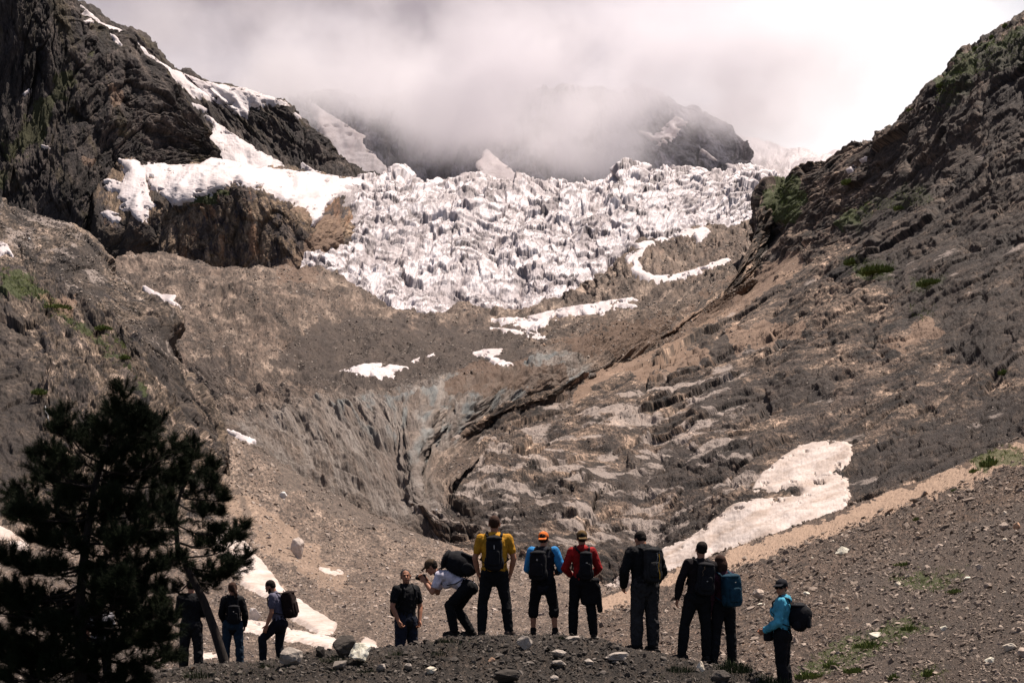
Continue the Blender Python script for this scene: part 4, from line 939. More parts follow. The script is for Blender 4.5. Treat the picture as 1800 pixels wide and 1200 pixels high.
    def hand(E, Wr, sgn, curl):
        d = (Wr-E).normalized(); side = fw-d*fw.dot(d); side = side.normalized() if side.length > .1 else up.copy(); nrm = d.cross(side)*sgn   # side = thumb side
        g = [box_geo(Wr+d*0.05*k, (0.040*k, 0.016*k, 0.052*k), Matrix((side, nrm, d)).transposed())]
        for i, (o, ln) in enumerate(((0.031, .070), (0.011, .078), (-0.011, .072), (-0.031, .058))):
            b0 = Wr+d*0.085*k+side*o*k; prev = b0; ang = 0
            for sgm, c_ in ((0.42, curl*0.7), (0.33, curl*1.0), (0.25, curl*0.9)):
                ang += c_; dd = d*math.cos(ang)+nrm*math.sin(ang)*-sgn*sgn+side*o*0.8
                nx = prev+dd.normalized()*ln*sgm*k; g.append(cap_geo(prev, nx, 0.0088*k, 0.0080*k, nseg=8, nr=3)); prev = nx
        t0 = Wr+d*0.022*k+side*0.032*k; t1 = t0+(d*0.7+side*0.7).normalized()*0.036*k; t2 = t1+(d*0.95+side*0.25-nrm*0.2).normalized()*0.030*k
        g += [cap_geo(t0, t1, 0.012*k, 0.010*k, nseg=8, nr=3), cap_geo(t1, t2, 0.010*k, 0.0085*k, nseg=8, nr=3)]
        return g
    def leg(Hp, Kn, An, inf, to=1.0):
        g = [cap_geo(Hp, Hp.lerp(Kn, 0.5), (0.090*build**0.5+inf)*k, (0.070+inf)*k), cap_geo(Hp.lerp(Kn, 0.5), Kn, (0.070+inf)*k, (0.052+inf)*k)]
        if to > 0:
            g += [cap_geo(Kn, Kn.lerp(An, 0.3)-Vector((0, 0.012*k, 0)), (0.052+inf)*k, (0.056+inf)*k), cap_geo(Kn.lerp(An, 0.3)-Vector((0, 0.012*k, 0)), Kn.lerp(An, to), (0.056+inf)*k, (0.038+inf*1.25)*k)]
        return g
    headg = [ell_geo(hp(0, -0.012, 0.030), (0.076*k, 0.094*k, 0.092*k), Hm), ell_geo(hp(0, 0.020, -0.030), (0.062*k, 0.070*k, 0.080*k), Hm), ell_geo(hp(0, 0.055, -0.085), (0.030*k, 0.026*k, 0.024*k), Hm),
             cap_geo(hp(0, 0.086, 0.010), hp(0, 0.108, -0.022), 0.010*k, 0.014*k), cap_geo(hp(-0.03, 0.082, 0.030), hp(0.03, 0.082, 0.030), 0.010*k, 0.010*k),
             ell_geo(hp(-0.080, -0.005, -0.005), (0.010*k, 0.020*k, 0.032*k), Hm), ell_geo(hp(0.080, -0.005, -0.005), (0.010*k, 0.020*k, 0.032*k), Hm),
             cap_geo(hp(-0.018, 0.085, -0.052), hp(0.018, 0.085, -0.052), 0.008*k, 0.008*k),
             cap_geo(neck0-up*0.03*k, hp(0, -0.02, -0.06), 0.058*k, 0.054*k)]
    def foot(An, yw, g0=1.0, inf=0.0):
        f = Matrix.Rotation(R(yw), 3, 'Z') @ Vector((0, 1, 0)); base = Vector((An.x, An.y, An.z-0.085*k))
        return [cap_geo(An+Vector((0, 0, .03*k*g0)), base+f*0.02*k+Vector((0, 0, .045*k)), (0.044+inf)*k, (0.043+inf)*k), cap_geo(base-f*0.055*k+Vector((0, 0, .040*k)), base+f*0.05*k+Vector((0, 0, .044*k)), (0.036+inf)*k, (0.042+inf)*k),
                cap_geo(base+f*0.05*k+Vector((0, 0, .042*k)), base+f*0.150*k+Vector((0, 0, .030*k)), (0.042+inf)*k, (0.030+inf)*k, 0.8, (0, 0, 1))]
    bodyg = torso(0)+arm(shL, elL, wrL, 0)+arm(shR, elR, wrR, 0)+hand(elL, wrL, -1, grip)+hand(elR, wrR, 1, grip)+leg(hipL, knL, anL, 0)+leg(hipR, knR, anR, 0)+headg+foot(anL, footyaw[0], 0, -.006)+foot(anR, footyaw[1], 0, -.006)
    blob('body', bodyg, SKIN, 0.0065, 2, root)
    sd_ = int(px)
    # clothes
    inf = 0.014*loose
    if sleeve_mat:
        blob('sleeve', arm(shL, elL, wrL, inf, 1.0 if sleeve == 'long' else 0.62, 0.93), sleeve_mat, 0.011, 2, root, 0.006, sd_)
        blob('sleeve', arm(shR, elR, wrR, inf, 1.0 if sleeve == 'long' else 0.62, 0.93), sleeve_mat, 0.011, 2, root, 0.006, sd_+3)
        g = torso(inf, shirt_len)
    else:
        pt = 1.0 if sleeve == 'long' else 0.62
        g = torso(inf, shirt_len)+arm(shL, elL, wrL, inf, pt, 0.93)+arm(shR, elR, wrR, inf, pt, 0.93)
    if collar: g.append(cap_geo(neck0-up*0.02*k, neck0+up*0.035*k, 0.066*k, 0.062*k))
    if hood: g += [ell_geo(tp(0, -0.06, 0.54), (0.11*k, 0.075*k, 0.06*k), T), ell_geo(tp(0, -0.02, 0.57), (0.08*k, 0.08*k, 0.045*k), T)]
    blob('jacket' if sleeve == 'long' else 'shirt', g, shirt, 0.011, 1, root, 0.011*loose, sd_)
    tl = {'long': 0.96, 'shorts': 0.12, 'capri': 0.6}[trouser]; ti = 0.018*loose
    g = [cap_geo(pel+up*0.0*k, pel+up*0.11*k, (W_+0.012+ti*.6)*k, (W_*0.97+ti*.5)*k, Dp/W_, rt), ell_geo(pel-Vector((0, 0.045*k, 0.02*k)), ((W_+0.01)*k, 0.10*k, 0.10*k))]
    g += leg(hipL, knL, anL, ti, tl)+leg(hipR, knR, anR, ti, tl)
    blob('trousers' if trouser == 'long' else 'shorts', g, trousers, 0.011, 1, root, 0.012*loose, sd_+9)
    for An, yw in ((anL, footyaw[0]), (anR, footyaw[1])):
        sh = blob('shoe', foot(An, yw, 1.0, 0.008), boots, 0.009, 1, root, 0.003, sd_)
        f = Matrix.Rotation(R(yw), 3, 'Z'); b0 = Vector((An.x, An.y, An.z-0.085*k))
        blob('sole', [box_geo(b0+f @ Vector((0, 0.045*k, 0.010*k)), (0.046*k, 0.150*k, 0.014*k), f)], cm('rubber_sole', (0.03, 0.028, 0.026)), 0.009, 1, sh)
    # head
    if hair:
        hm = hair
        g = [ell_geo(hp(0, -0.022, 0.040), (0.084*k, 0.097*k, 0.096*k), Hm)]
        if hair_style == 'short': g = [ell_geo(hp(0, -0.026, 0.040), (0.081*k, 0.093*k, 0.091*k), Hm), ell_geo(hp(0, -0.050, -0.005), (0.070*k, 0.056*k, 0.055*k), Hm)]
        if hair_style == 'pony': g += [ell_geo(hp(0, -0.05, 0.0), (0.078*k, 0.07*k, 0.07*k), Hm), cap_geo(hp(0, -0.105, 0.02), hp(0.02, -0.14, -0.10), 0.028*k, 0.034*k), cap_geo(hp(0.02, -0.14, -0.10), hp(0.05, -0.13, -0.24), 0.034*k, 0.012*k)]
        if hair_style == 'bob': g += [ell_geo(hp(0, -0.035, -0.03), (0.100*k, 0.092*k, 0.115*k), Hm), ell_geo(hp(-0.05, -0.03, -0.10), (0.05*k, 0.06*k, 0.06*k), Hm), ell_geo(hp(0.05, -0.03, -0.10), (0.05*k, 0.06*k, 0.06*k), Hm)]
        blob('hair', g, hm, 0.009, 1, root, 0.006, sd_, 30)
    if hat:
        hmat, kind, back = hat; sgn = -1 if back else 1
        g = [ell_geo(hp(0, -0.012, 0.055), (0.090*k, 0.103*k, 0.088*k), Hm)]
        if kind == 'cap': g.append(box_geo(hp(0, sgn*0.115-0.005, 0.005 if back else 0.045), (0.066*k, 0.062*k, 0.010*k), Hm @ Matrix.Rotation(R(-22*sgn if back else -12), 3, 'X')))
        if kind == 'brim': g.append(ell_geo(hp(0, 0.01, 0.045), (0.125*k, 0.150*k, 0.016*k), Hm))
        blob('cap' if kind != 'beanie' else 'beanie', g, hmat, 0.008, 1, root, 0.003, sd_)
    root['_'] = 0; del root['_']
    info = dict(root=root, tp=tp, hp=hp, T=T, Hm=Hm, k=k, sh=(shL, shR), el=(elL, elR), wr=(wrL, wrR), rt=rt, fw=fw, up=up, hips=(hipL, hipR), pel=pel, Dp=Dp, W_=W_, Rz=Matrix.Rotation(R(yaw), 3, 'Z'))
    return info
def face(I, beard=None, glasses=False, brow=True):
    r, hp, k, Hm = I['root'], I['hp'], I['k'], I['Hm']
    if beard: blob('beard', [ell_geo(hp(0, 0.040, -0.075), (0.058*k, 0.056*k, 0.042*k), Hm), cap_geo(hp(-.07, 0.0, -0.02), hp(-0.045, 0.05, -0.07), .016*k, .02*k), cap_geo(hp(.07, 0.0, -0.02), hp(0.045, 0.05, -0.07), .016*k, .02*k)], beard, 0.007, 1, r, 0.003, 3, 40)
    blob('mouth', [cap_geo(hp(-0.020, 0.090, -0.052), hp(0.020, 0.090, -0.052), 0.005*k, 0.005*k, 0.6)], cm('lips', (0.30, 0.10, 0.08)), 0.004, 1, r)
    if glasses:
        blob('sunglasses', [box_geo(hp(-0.034, 0.090, 0.012), (0.030*k, 0.010*k, 0.020*k), Hm), box_geo(hp(0.034, 0.090, 0.012), (0.030*k, 0.010*k, 0.020*k), Hm), cap_geo(hp(-0.02, 0.094, 0.016), hp(0.02, 0.094, 0.016), .005*k, .005*k),
             cap_geo(hp(-0.062, 0.085, 0.016), hp(-0.082, 0.0, 0.010), .005*k, .005*k), cap_geo(hp(0.062, 0.085, 0.016), hp(0.082, 0.0, 0.010), .005*k, .005*k)], cm('dark_lens', (0.004, 0.004, 0.005)), 0.005, 1, r)
    else:
        for s_ in (-1, 1):
            blob('eye', [ell_geo(hp(s_*0.030, 0.083, 0.010), (0.013*k, 0.008*k, 0.007*k), Hm, 8)], cm('eye_dark', (0.03, 0.02, 0.018)), 0.003, 0, r)
            if brow: blob('eyebrow', [cap_geo(hp(s_*0.018, 0.090, 0.030), hp(s_*0.046, 0.082, 0.030), .005*k, .004*k)], cm('brow_hair', (0.02, 0.014, 0.01)), 0.004, 0, r)
def to_world(I, v): return I['root'].location+I['Rz'] @ Vector(v)
def backpack(I, label, mat, size=(0.14, 0.095, 0.24), z=0.29, off=0.0, trim=None, strap=None, lid=True, tubes=(), dangling=(), drop=0.0, logo=None, hip=False, sag=0.0, pocket_mat=None, rnd=0.0):
    """worn pack: own top-level thing placed at the pack's base"""
    k, T, tp = I['k'], I['T'], I['tp']; strap = strap or BLACK2
    yb = -(I['Dp']+0.014+size[1]+0.008)
    root = bpy.data.objects.new('backpack', None); COL.objects.link(root)
    base = tp(off, yb, z-size[2]); root.location = to_world(I, base); root.rotation_euler = I['root'].rotation_euler
    root['label'] = label; root['category'] = 'backpack'; root['group'] = 'backpacks worn by the hikers'
    def q(a, b, c): return tp(off+a, yb+b, z+c)-base
    w, d, h = size; sd_ = int(abs(base.x*1000)+w*1000)
    g = [box_geo(q(0, 0, 0), (w*k, d*k, h*k), T, .35), ell_geo(q(0, 0.0, h*0.80), (w*0.92*k, d*1.0*k, h*0.33*k), T), ell_geo(q(0, -sag, -h*0.55), (w*1.02*k, (d+sag)*k, h*0.42*k), T)]
    if rnd: g = [ell_geo(q(0, -rnd*.4, 0.02), ((w+.01)*k, (d+rnd)*k, h*1.08*k), T), ell_geo(q(0, -rnd*1.2, 0.05), (w*.9*k, (d+rnd*.6)*k, h*.72*k), T)]
    blob('pack_body', g, mat, 0.011, 2, root, 0.006, sd_)
    blob('front_pocket', [box_geo(q(0, -d*1.02-rnd*1.0, -h*0.25), (w*0.70*k, 0.028*k, h*0.46*k), T, .35)], pocket_mat or mat, 0.009, 1, root, 0.003, sd_+1)
    for s_ in (-1, 1):
        blob('side_pocket', [ell_geo(q(s_*w*1.0, 0.0, -h*0.55), (0.028*k, d*0.65*k, h*0.36*k), T)], pocket_mat or mat, 0.009, 1, root, 0.003, sd_+2)
        sh = I['sh'][0 if s_ < 0 else 1]; shx = s_*0.105
        a = tp(off+s_*w*0.5, yb+d*0.8, z+h*0.80)-base
        pts = [a, tp(shx, -I['Dp']*0.95-.01, 0.545)-base, tp(shx*1.02, 0.02, 0.592)-base, tp(shx*1.0, I['Dp']+0.012, 0.50)-base, tp(shx*1.15, I['Dp']+0.022, 0.36)-base, tp(s_*(I['W_']+0.028), 0.02, 0.20)-base, tp(off+s_*w*0.8, yb+d*0.7, z-h*0.7)-base]
        blob('strap', [cap_geo(pts[i], pts[i+1], 0.024*k, 0.024*k if i < 4 else 0.015*k, 0.42, I['rt'], nseg=10) for i in range(len(pts)-1)], strap, 0.009, 1, root)
    if lid: blob('lid', [ell_geo(q(0, -0.005, h*0.92), (w*1.02*k, (d+0.015)*k, h*0.20*k), T)], mat, 0.010, 1, root, 0.005, sd_+3)
    blob('grab_loop', [cap_geo(q(-0.03, d*.7, h*1.1), q(0, d*.6, h*1.22), .006, .006, nseg=8), cap_geo(q(0, d*.6, h*1.22), q(0.03, d*.7, h*1.1), .006, .006, nseg=8)], strap, 0.005, 1, root)
    if hip: blob('hip_belt', [cap_geo(tp(s_*(I['W_']+.03), -.06, 0.08)-base, tp(s_*(I['W_']*0.6), I['Dp']+.035, 0.07)-base, .026*k, .02*k, .5) for s_ in (-1, 1)], strap, 0.009, 1, root)
    if logo:
        c_, zz, ww, hh = logo
        blob('logo_patch', [box_geo(q(0, -d*1.02-0.030, zz*h), (ww*k, 0.004*k, hh*k), T, .3)], c_, 0.004, 0, root)
    for (a0, a1, m_, r_) in tubes:
        blob('trim_cord', [cap_geo(q(*[a0[i]+(a1[i]-a0[i])*t0+(0.012*math.sin(t0*9) if i == 0 else 0) for i in range(3)]), q(*[a0[i]+(a1[i]-a0[i])*(t0+.2)+(0.012*math.sin((t0+.2)*9) if i == 0 else 0) for i in range(3)]), r_, r_, nseg=8) for t0 in (0, .2, .4, .6, .8)], m_, 0.005, 1, root)
    for (a0, vec) in dangling:
        p0 = q(*a0); v_ = I['Rz'].transposed() @ Vector(vec)
        blob('loose_strap', [cap_geo(p0, p0+v_*0.5+Vector((0.01, 0.01, 0)), .009, .008, .5, nseg=8), cap_geo(p0+v_*0.5+Vector((0.01, 0.01, 0)), p0+v_, .008, .012, .5, nseg=8)], strap, 0.006, 1, root)
    return root
G_ = LAND['ground']['V'].reshape(-1, 3)
def ground_z(x, y):
    d = (G_[:, 0]-x)**2+(G_[:, 1]-y)**2; k = np.argpartition(d, 12)[:12]
    return float(G_[k, 2].mean())
HAIR = cm('dark_brown_hair', (0.012, 0.008, 0.006)); HAIRB = cm('brown_hair', (0.035, 0.016, 0.010)); HAIRG = cm('greying_hair', (0.07, 0.06, 0.055))
WHITE_TRIM = cm('pale_trim', (0.45, 0.43, 0.40)); OLIVE = cm('olive_cap', (0.10, 0.060, 0.022))
# 1 dark hiker half behind the leaning pine
I = person('hiker in dark clothes standing half hidden behind the leaning pine trunk', 336, 26.5, 1.78, 6, shirt=BLACK, sleeve='long', trousers=cm('charcoal_trousers', (0.010, 0.010, 0.012)),
           hair=HAIR, armL=((-0.2, 0.15, -1), (0.5, 0.9, -0.1)), armR=((0.2, 0.15, -1), (-0.5, 0.9, -0.1)), head=(14, 10, 0), loose=1.5)
# 2 woman with ponytail
I = person('woman with a ponytail in black top and blue jeans beside the leaning pine', 409, 26.6, 1.68, 4, shirt=BLACK, sleeve='long', trousers=cm('blue_jeans', (0.012, 0.026, 0.044)), female=True,
           hair=HAIRB, hair_style='pony', armL=((-0.22, 0.0, -1), (0.28, 0.55, -0.8)), armR=((0.30, 0.0, -1), (-0.1, 0.45, -0.9)), head=(4, 28, 0), shirt_len=0.07, loose=1.2)
backpack(I, 'small black backpack hanging low on the back of the woman with the ponytail', BLACK2, (0.11, 0.06, 0.17), 0.20, 0.05, logo=(WHITE_TRIM, 0.35, 0.010, 0.010))
# 3 man stepping left
I = person('bearded man in grey t-shirt and dark trousers stepping up to the left', 492, 26.0, 1.74, 82, lean=10, shirt=cm('grey_tee', (0.105, 0.10, 0.14)), trousers=cm('dark_blue_trousers', (0.008, 0.009, 0.014)),
           hair=HAIR, head=(24, 0, 0), legL=((-0.06, 0.80, -0.75), (0, -0.05, -1)), legR=((0.05, 0.12, -1), (0, -0.10, -1)), armL=((-0.12, 0.20, -1), (0.0, 0.60, -1)), armR=((0.12, 0.20, -1), (0.0, 0.6, -1)), feet_py=1182, build=1.05)
face(I, beard=HAIR)
backpack(I, 'dark brown backpack on the man in the grey t-shirt', cm('brown_pack', (0.014, 0.007, 0.006)), (0.14, 0.11, 0.24), 0.30, tubes=[((0.0, -0.14, 0.15), (0.0, -0.16, -0.16), cm('zip_grey', (0.05, 0.04, 0.04)), .006)])
# 4 man with hands in pockets
I = person('smiling man in black t-shirt with hands in his jeans pockets, turned to the camera', 714, 23.6, 1.80, -142, feet_py=1189, shirt=BLACK, trousers=cm('slate_jeans', (0.012, 0.015, 0.026)), hair=HAIRG,
           head=(-2, -30, 4), armL=((-0.30, 0.05, -1), (0.28, 0.30, -1)), armR=((0.34, 0.05, -1), (-0.30, 0.35, -1)), shirt_len=0.05, grip=0.9, loose=1.3)
face(I)
backpack(I, 'black backpack behind the shoulder of the smiling man in black t-shirt', BLACK2, (0.13, 0.09, 0.22), 0.27)
# 5 bent photographer
I = person('bent over photographer in white t-shirt and olive cap aiming a camera to the left', 806, 21.6, 1.66, 84, lean=67, armworld=True, hips=(0, -0.16), shirt=cm('white_tee', (0.60, 0.57, 0.66)), trousers=BLACK, female=True, hair=HAIR,
           hat=(cm('khaki_cap', (0.06, 0.038, 0.022)), 'cap', False), head=(-38, 0, 0), legL=((-0.12, 0.78, -0.74), (-0.03, -0.22, -1)), legR=((0.12, 0.52, -0.85), (0.05, -0.62, -0.92)),
           armL=((-0.10, 0.40, -1), (0.38, 0.60, 0.75)), armR=((0.10, 0.30, -1), (-0.38, 0.62, 0.75)), grip=0.9, loose=1.1, trouser='long')
face(I)
PHW = [to_world(I, w) for w in I['wr']]; PHR = I['root'].rotation_euler[2]; PH = I
backpack(I, 'large black backpack with loose straps on the bent photographer', BLACK2, (0.17, 0.15, 0.28), 0.27, hip=True, sag=0.04, rnd=0.04, trim=True, dangling=[((0.05, -0.10, -0.24), (0.03, 0, -0.30)), ((-0.06, -0.05, -0.22), (0.0, 0, -0.20)), ((0.0, -0.12, 0.0), (0.14, 0, -0.10))],
         logo=(WHITE_TRIM, 0.3, 0.020, 0.008), tubes=[((0.08, -0.15, 0.15), (-0.08, -0.15, 0.02), cm('zip_grey', (0.05, 0.04, 0.04)), .006)])
# 6 yellow shirt
I = person('tall broad man in mustard yellow t-shirt standing on the crest of the mound', 869, 21.2, 1.81, 0, build=1.16, shirt=cm('mustard_tee', (0.44, 0.215, 0.018)), trousers=BLACK, hair=HAIRB,
           legL=((-0.20, 0.02, -1), (-0.04, -0.05, -1)), legR=((0.20, 0.02, -1), (0.10, -0.05, -1)), armL=((-0.30, 0.05, -1), (0.22, 0.35, -1)), armR=((0.30, 0.05, -1), (-0.22, 0.35, -1)), loose=1.0, shirt_len=-0.02,
           footyaw=(12, -28), boots=cm('brown_hiking_boot', (0.045, 0.032, 0.026)))
backpack(I, 'slim black backpack on the man in the mustard yellow shirt', BLACK2, (0.115, 0.065, 0.24), 0.27, logo=(WHITE_TRIM, 0.4, 0.006, 0.030))
# 7 orange cap
I = person('man in orange backwards cap, blue sleeves and black knee shorts', 955, 22.0, 1.62, -10, build=1.08, shirt=cm('charcoal_tee', (0.012, 0.013, 0.018)), sleeve='long', sleeve_mat=None, trousers=BLACK, trouser='shorts', hair=HAIR, hat=(cm('orange_cap', (0.62, 0.145, 0.025)), 'cap', True),
           legL=((-0.20, 0.02, -1), (-0.0, -0.05, -1)), legR=((0.22, 0.02, -1), (0.06, -0.05, -1)), armL=((-0.30, 0.15, -1), (0.35, 0.9, -0.35)), armR=((0.42, 0.15, -1), (-0.45, 0.9, -0.30)), shirt_len=0.06, loose=1.3, head=(4, 0, 0))
for s_ in (0, 1):
    S, E, Wq = I['sh'][s_], I['el'][s_], I['wr'][s_]
    blob('sleeve', [cap_geo(S+I['up']*.01, E, .078, .066), cap_geo(E, E.lerp(Wq, .5), .064, .054)], cm('bright_blue_sleeve', (0.028, 0.20, 0.46)), 0.011, 2, I['root'], 0.006, s_+4)
    An = I['root']
backpack(I, 'black backpack hanging off the left shoulder of the man in the orange cap', BLACK2, (0.135, 0.085, 0.24), 0.25, -0.055, logo=(WHITE_TRIM, 0.45, 0.012, 0.016))
# 8 red jacket
I = person('hiker in red hooded jacket and olive cap with black leggings', 1023, 21.8, 1.66, 3, shirt=cm('red_jacket', (0.24, 0.010, 0.010)), sleeve='long', hood=True, trousers=BLACK, hair=HAIR, hat=(OLIVE, 'cap', True), female=True, build=1.05,
           legL=((-0.12, 0.02, -1), (-0.02, -0.05, -1)), legR=((0.13, -0.05, -1), (0.10, -0.12, -1)), armL=((-0.42, 0.10, -1), (0.45, 0.8, -0.45)), armR=((0.42, 0.10, -1), (-0.35, 0.8, -0.4)), shirt_len=-0.02, loose=1.15)
RJ = I
backpack(I, 'narrow black backpack on the hiker in the red jacket', BLACK2, (0.10, 0.07, 0.22), 0.25, 0.045, logo=(WHITE_TRIM, 0.25, 0.014, 0.006))
# jacket tied round the waist on the right
k = I['k']
t_ = bpy.data.objects.new('spare_jacket', None); COL.objects.link(t_); b0 = I['pel']+Vector((0.14, -0.05, -0.25)); t_.location = to_world(I, b0); t_.rotation_euler = I['root'].rotation_euler
t_['label'] = 'black spare jacket hanging from the right hip of the hiker in red'; t_['category'] = 'jacket'
blob('jacket_body', [box_geo(Vector((-0.03, 0, 0.10)), (0.13, 0.065, 0.20), None, .4), cap_geo((-.10, 0, .26), (.08, .0, .26), .05, .05)], BLACK, 0.011, 2, t_, 0.012, 4, 9)
blob('jacket_sleeve', [cap_geo((0.09, -.02, 0.18), (0.13, -.02, -0.18), .045, .04)], BLACK, 0.010, 2, t_, 0.008, 5, 12)
# 9 man in black, head bowed
I = person('man in black long sleeves and grey cargo trousers with bowed head', 1134, 21.0, 1.80, 22, build=1.2, lean=4, shirt=BLACK, sleeve='long', trousers=cm('grey_cargo', (0.021, 0.020, 0.021)), hair=HAIR,
           head=(30, 14, 0), armL=((-0.40, 0.10, -1), (0.25, 0.7, -0.9)), armR=((0.36, 0.05, -1), (-0.35, 0.7, -0.8)), legL=((-0.10, 0.05, -1), (-0.02, -0.04, -1)), legR=((0.05, -0.03, -1), (0.02, -0.05, -1)), loose=1.7, footyaw=(40, 10))
backpack(I, 'grey black backpack with a yellow cord on the man in black', cm('grey_black_pack', (0.014, 0.014, 0.015)), (0.12, 0.07, 0.24), 0.28, 0.02, tubes=[((0.05, -0.11, 0.16), (0.045, -0.11, -0.20), cm('yellow_cord', (0.42, 0.24, 0.03)), .006), ((0.02, -0.11, 0.18), (0.02, -0.11, -0.10), cm('white_cord', (0.35, 0.35, 0.35)), .004)])
# 10 man of the couple
I = person('dark haired man in black leaning towards the woman with the teal backpack', 1226, 20.8, 1.76, 8, roll=5, shirt=cm('dark_plum_shirt', (0.009, 0.006, 0.007)), sleeve='long', trousers=BLACK, hair=HAIR,
           armL=((-0.34, 0.0, -1), (-0.02, 0.25, -1)), armR=((0.10, 0.2, -1), (0.2, 0.4, -0.8)), legL=((-0.26, 0.05, -1), (-0.10, -0.04, -1)), legR=((0.10, 0.0, -1), (0.0, -0.05, -1)), loose=1.1, footyaw=(70, 0))
backpack(I, 'black backpack with pale buckles on the dark haired man leaning right', BLACK2, (0.12, 0.08, 0.23), 0.27, 0.04, logo=(WHITE_TRIM, -0.1, 0.012, 0.006), tubes=[((-0.06, -0.10, 0.18), (-0.08, -0.10, 0.05), cm('tan_cord', (0.15, 0.10, 0.06)), .005)])
# 11 woman with teal pack
I = person('woman with brown bob hair in maroon top leaning against the dark haired man', 1272, 20.9, 1.63, 22, roll=-4, shirt=cm('maroon_top', (0.035, 0.010, 0.018)), sleeve='long', trousers=BLACK, hair=HAIRB, hair_style='bob', female=True,
           armL=((-0.20, 0.0, -1), (-0.05, 0.18, -1)), armR=((0.20, 0.1, -1), (-0.2, 0.6, -0.7)), head=(4, 14, 0), legL=((-0.12, 0.02, -1), (-0.12, -0.05, -1)), legR=((0.10, 0.0, -1), (0.02, -0.05, -1)), loose=1.2)
backpack(I, 'teal blue backpack worn by the woman with brown bob hair', cm('teal_pack', (0.008, 0.034, 0.055)), (0.145, 0.105, 0.25), 0.26, 0.03, strap=cm('teal_pack', (0.008, 0.034, 0.055)), logo=(WHITE_TRIM, 0.55, 0.012, 0.004))
# 12 woman in turquoise
I = person('woman in turquoise hooded top and sunglasses turned towards the camera at right', 1375, 19.6, 1.64, 70, feet_py=1226, build=1.12, shirt=cm('turquoise_top', (0.065, 0.30, 0.42)), sleeve='long', hood=True, trousers=BLACK, hair=HAIR, female=True, hat=(cm('navy_cap', (0.006, 0.006, 0.010)), 'cap', False),
           head=(4, 74, 0), armL=((-0.12, 0.08, -1), (0.30, 0.95, -0.55)), armR=((0.14, 0.05, -1), (-0.25, 0.95, -0.5)), shirt_len=0.02, loose=1.25, legL=((-0.06, 0.0, -1), (-0.02, -0.12, -1)), legR=((0.08, -0.02, -1), (0.0, -0.14, -1)), grip=0.9)
face(I, glasses=True)
backpack(I, 'round black backpack with white cords on the woman in turquoise', BLACK2, (0.13, 0.10, 0.20), 0.26, 0.0, sag=0.05, rnd=0.06, tubes=[((0.06, -0.12, 0.20), (0.0, -0.13, -0.10), WHITE_TRIM, .006), ((-0.10, 0.03, 0.20), (-0.10, -0.06, -0.10), WHITE_TRIM, .006)])
b0 = I['pel']+Vector((0.0, 0.17, 0.02)); o = bpy.data.objects.new('waist_pouch', None); COL.objects.link(o); o.location = to_world(I, b0); o.rotation_euler = I['root'].rotation_euler
o['label'] = 'black waist pouch on the front of the woman in turquoise'; o['category'] = 'pouch'
blob('pouch_body', [box_geo((0, 0.02, -0.02), (0.12, 0.055, 0.075), None, .35)], BLACK2, 0.009, 1, o, 0.003); blob('pouch_belt', [cap_geo((-.10, .0, .02), (-.13, -.14, .03), .018, .018, .5), cap_geo((.10, .0, .02), (.13, -.14, .03), .018, .018, .5)], BLACK2, 0.009, 1, o)
# 13 person behind the pine
I = person('person in white striped shirt almost hidden behind the big pine', 176, 25.5, 1.70, 30, feet_py=1216, shirt=cm('white_stripe_shirt', (0.42, 0.40, 0.42)), trousers=BLACK, hair=HAIR, loose=1.2)
# camera held by the bent photographer
mid = (PHW[0]+PHW[1])/2
o = bpy.data.objects.new('photo_camera', None); COL.objects.link(o); o.location = mid+Vector((-0.03, 0, 0.05)); o.rotation_euler = (0, 0, PHR)
o['label'] = 'black camera held up by the bent photographer'; o['category'] = 'camera'
blob('camera_body', [box_geo((0, 0, 0), (0.062, 0.028, 0.045), None, .3), box_geo((0, 0, .045), (0.022, 0.022, 0.016), None, .3)], BLACK2, 0.006, 1, o)
blob('lens', [cap_geo((0, 0.03, 0), (0, 0.10, 0), .032, .034, nseg=16)], BLACK, 0.006, 0, o)
# ------------------------------------------------------------ pines
def needle_tuft(seed, n=40, L=0.066):
    r = np.random.RandomState(seed); V = []; F_ = []
    for i in range(n):
        t = r.uniform(-0.5, 1.0); base = np.array([0, 0, t*L*1.1])
        a = r.uniform(0, 2*np.pi); el = r.uniform(0.25, 1.25)
        d = np.array([math.cos(a)*math.cos(el), math.sin(a)*math.cos(el), math.sin(el)]); ln = L*r.uniform(0.8, 1.2)
        s = np.cross(d, r.normal(size=3)); s /= np.linalg.norm(s); w = 0.0019
        k = len(V); V += [base-s*w, base+s*w, base+d*ln]; F_.append((k, k+1, k+2))
    return np.array(V, np.float32), np.array(F_, np.int32)
TUFTS = [needle_tuft(i) for i in range(6)]
def pine_mats():
    m, t, b = newmat('pine_needles'); v = vecmap(t); n = noise_node(t, 2.2, 5, 0.6, v)
    t.links.new(ramp(t, n, [(0.35, (0.006, 0.010, 0.004)), (0.6, (0.014, 0.020, 0.008)), (0.75, (0.024, 0.028, 0.010))]), b.inputs['Base Color']); b.inputs['Roughness'].default_value = 0.8
    b.inputs['Specular IOR Level'].default_value = 0.1
    m2, t, b = newmat('pine_bark'); v = vecmap(t, (1, 1, 0.3)); n = noise_node(t, 18, 7, 0.7, v)
    t.links.new(ramp(t, n, [(0.35, (0.010, 0.008, 0.007)), (0.65, (0.035, 0.026, 0.021))]), b.inputs['Base Color']); bump(t, b, n, 0.8, 0.02)
    return m, m2
NEED, BARK = pine_mats()
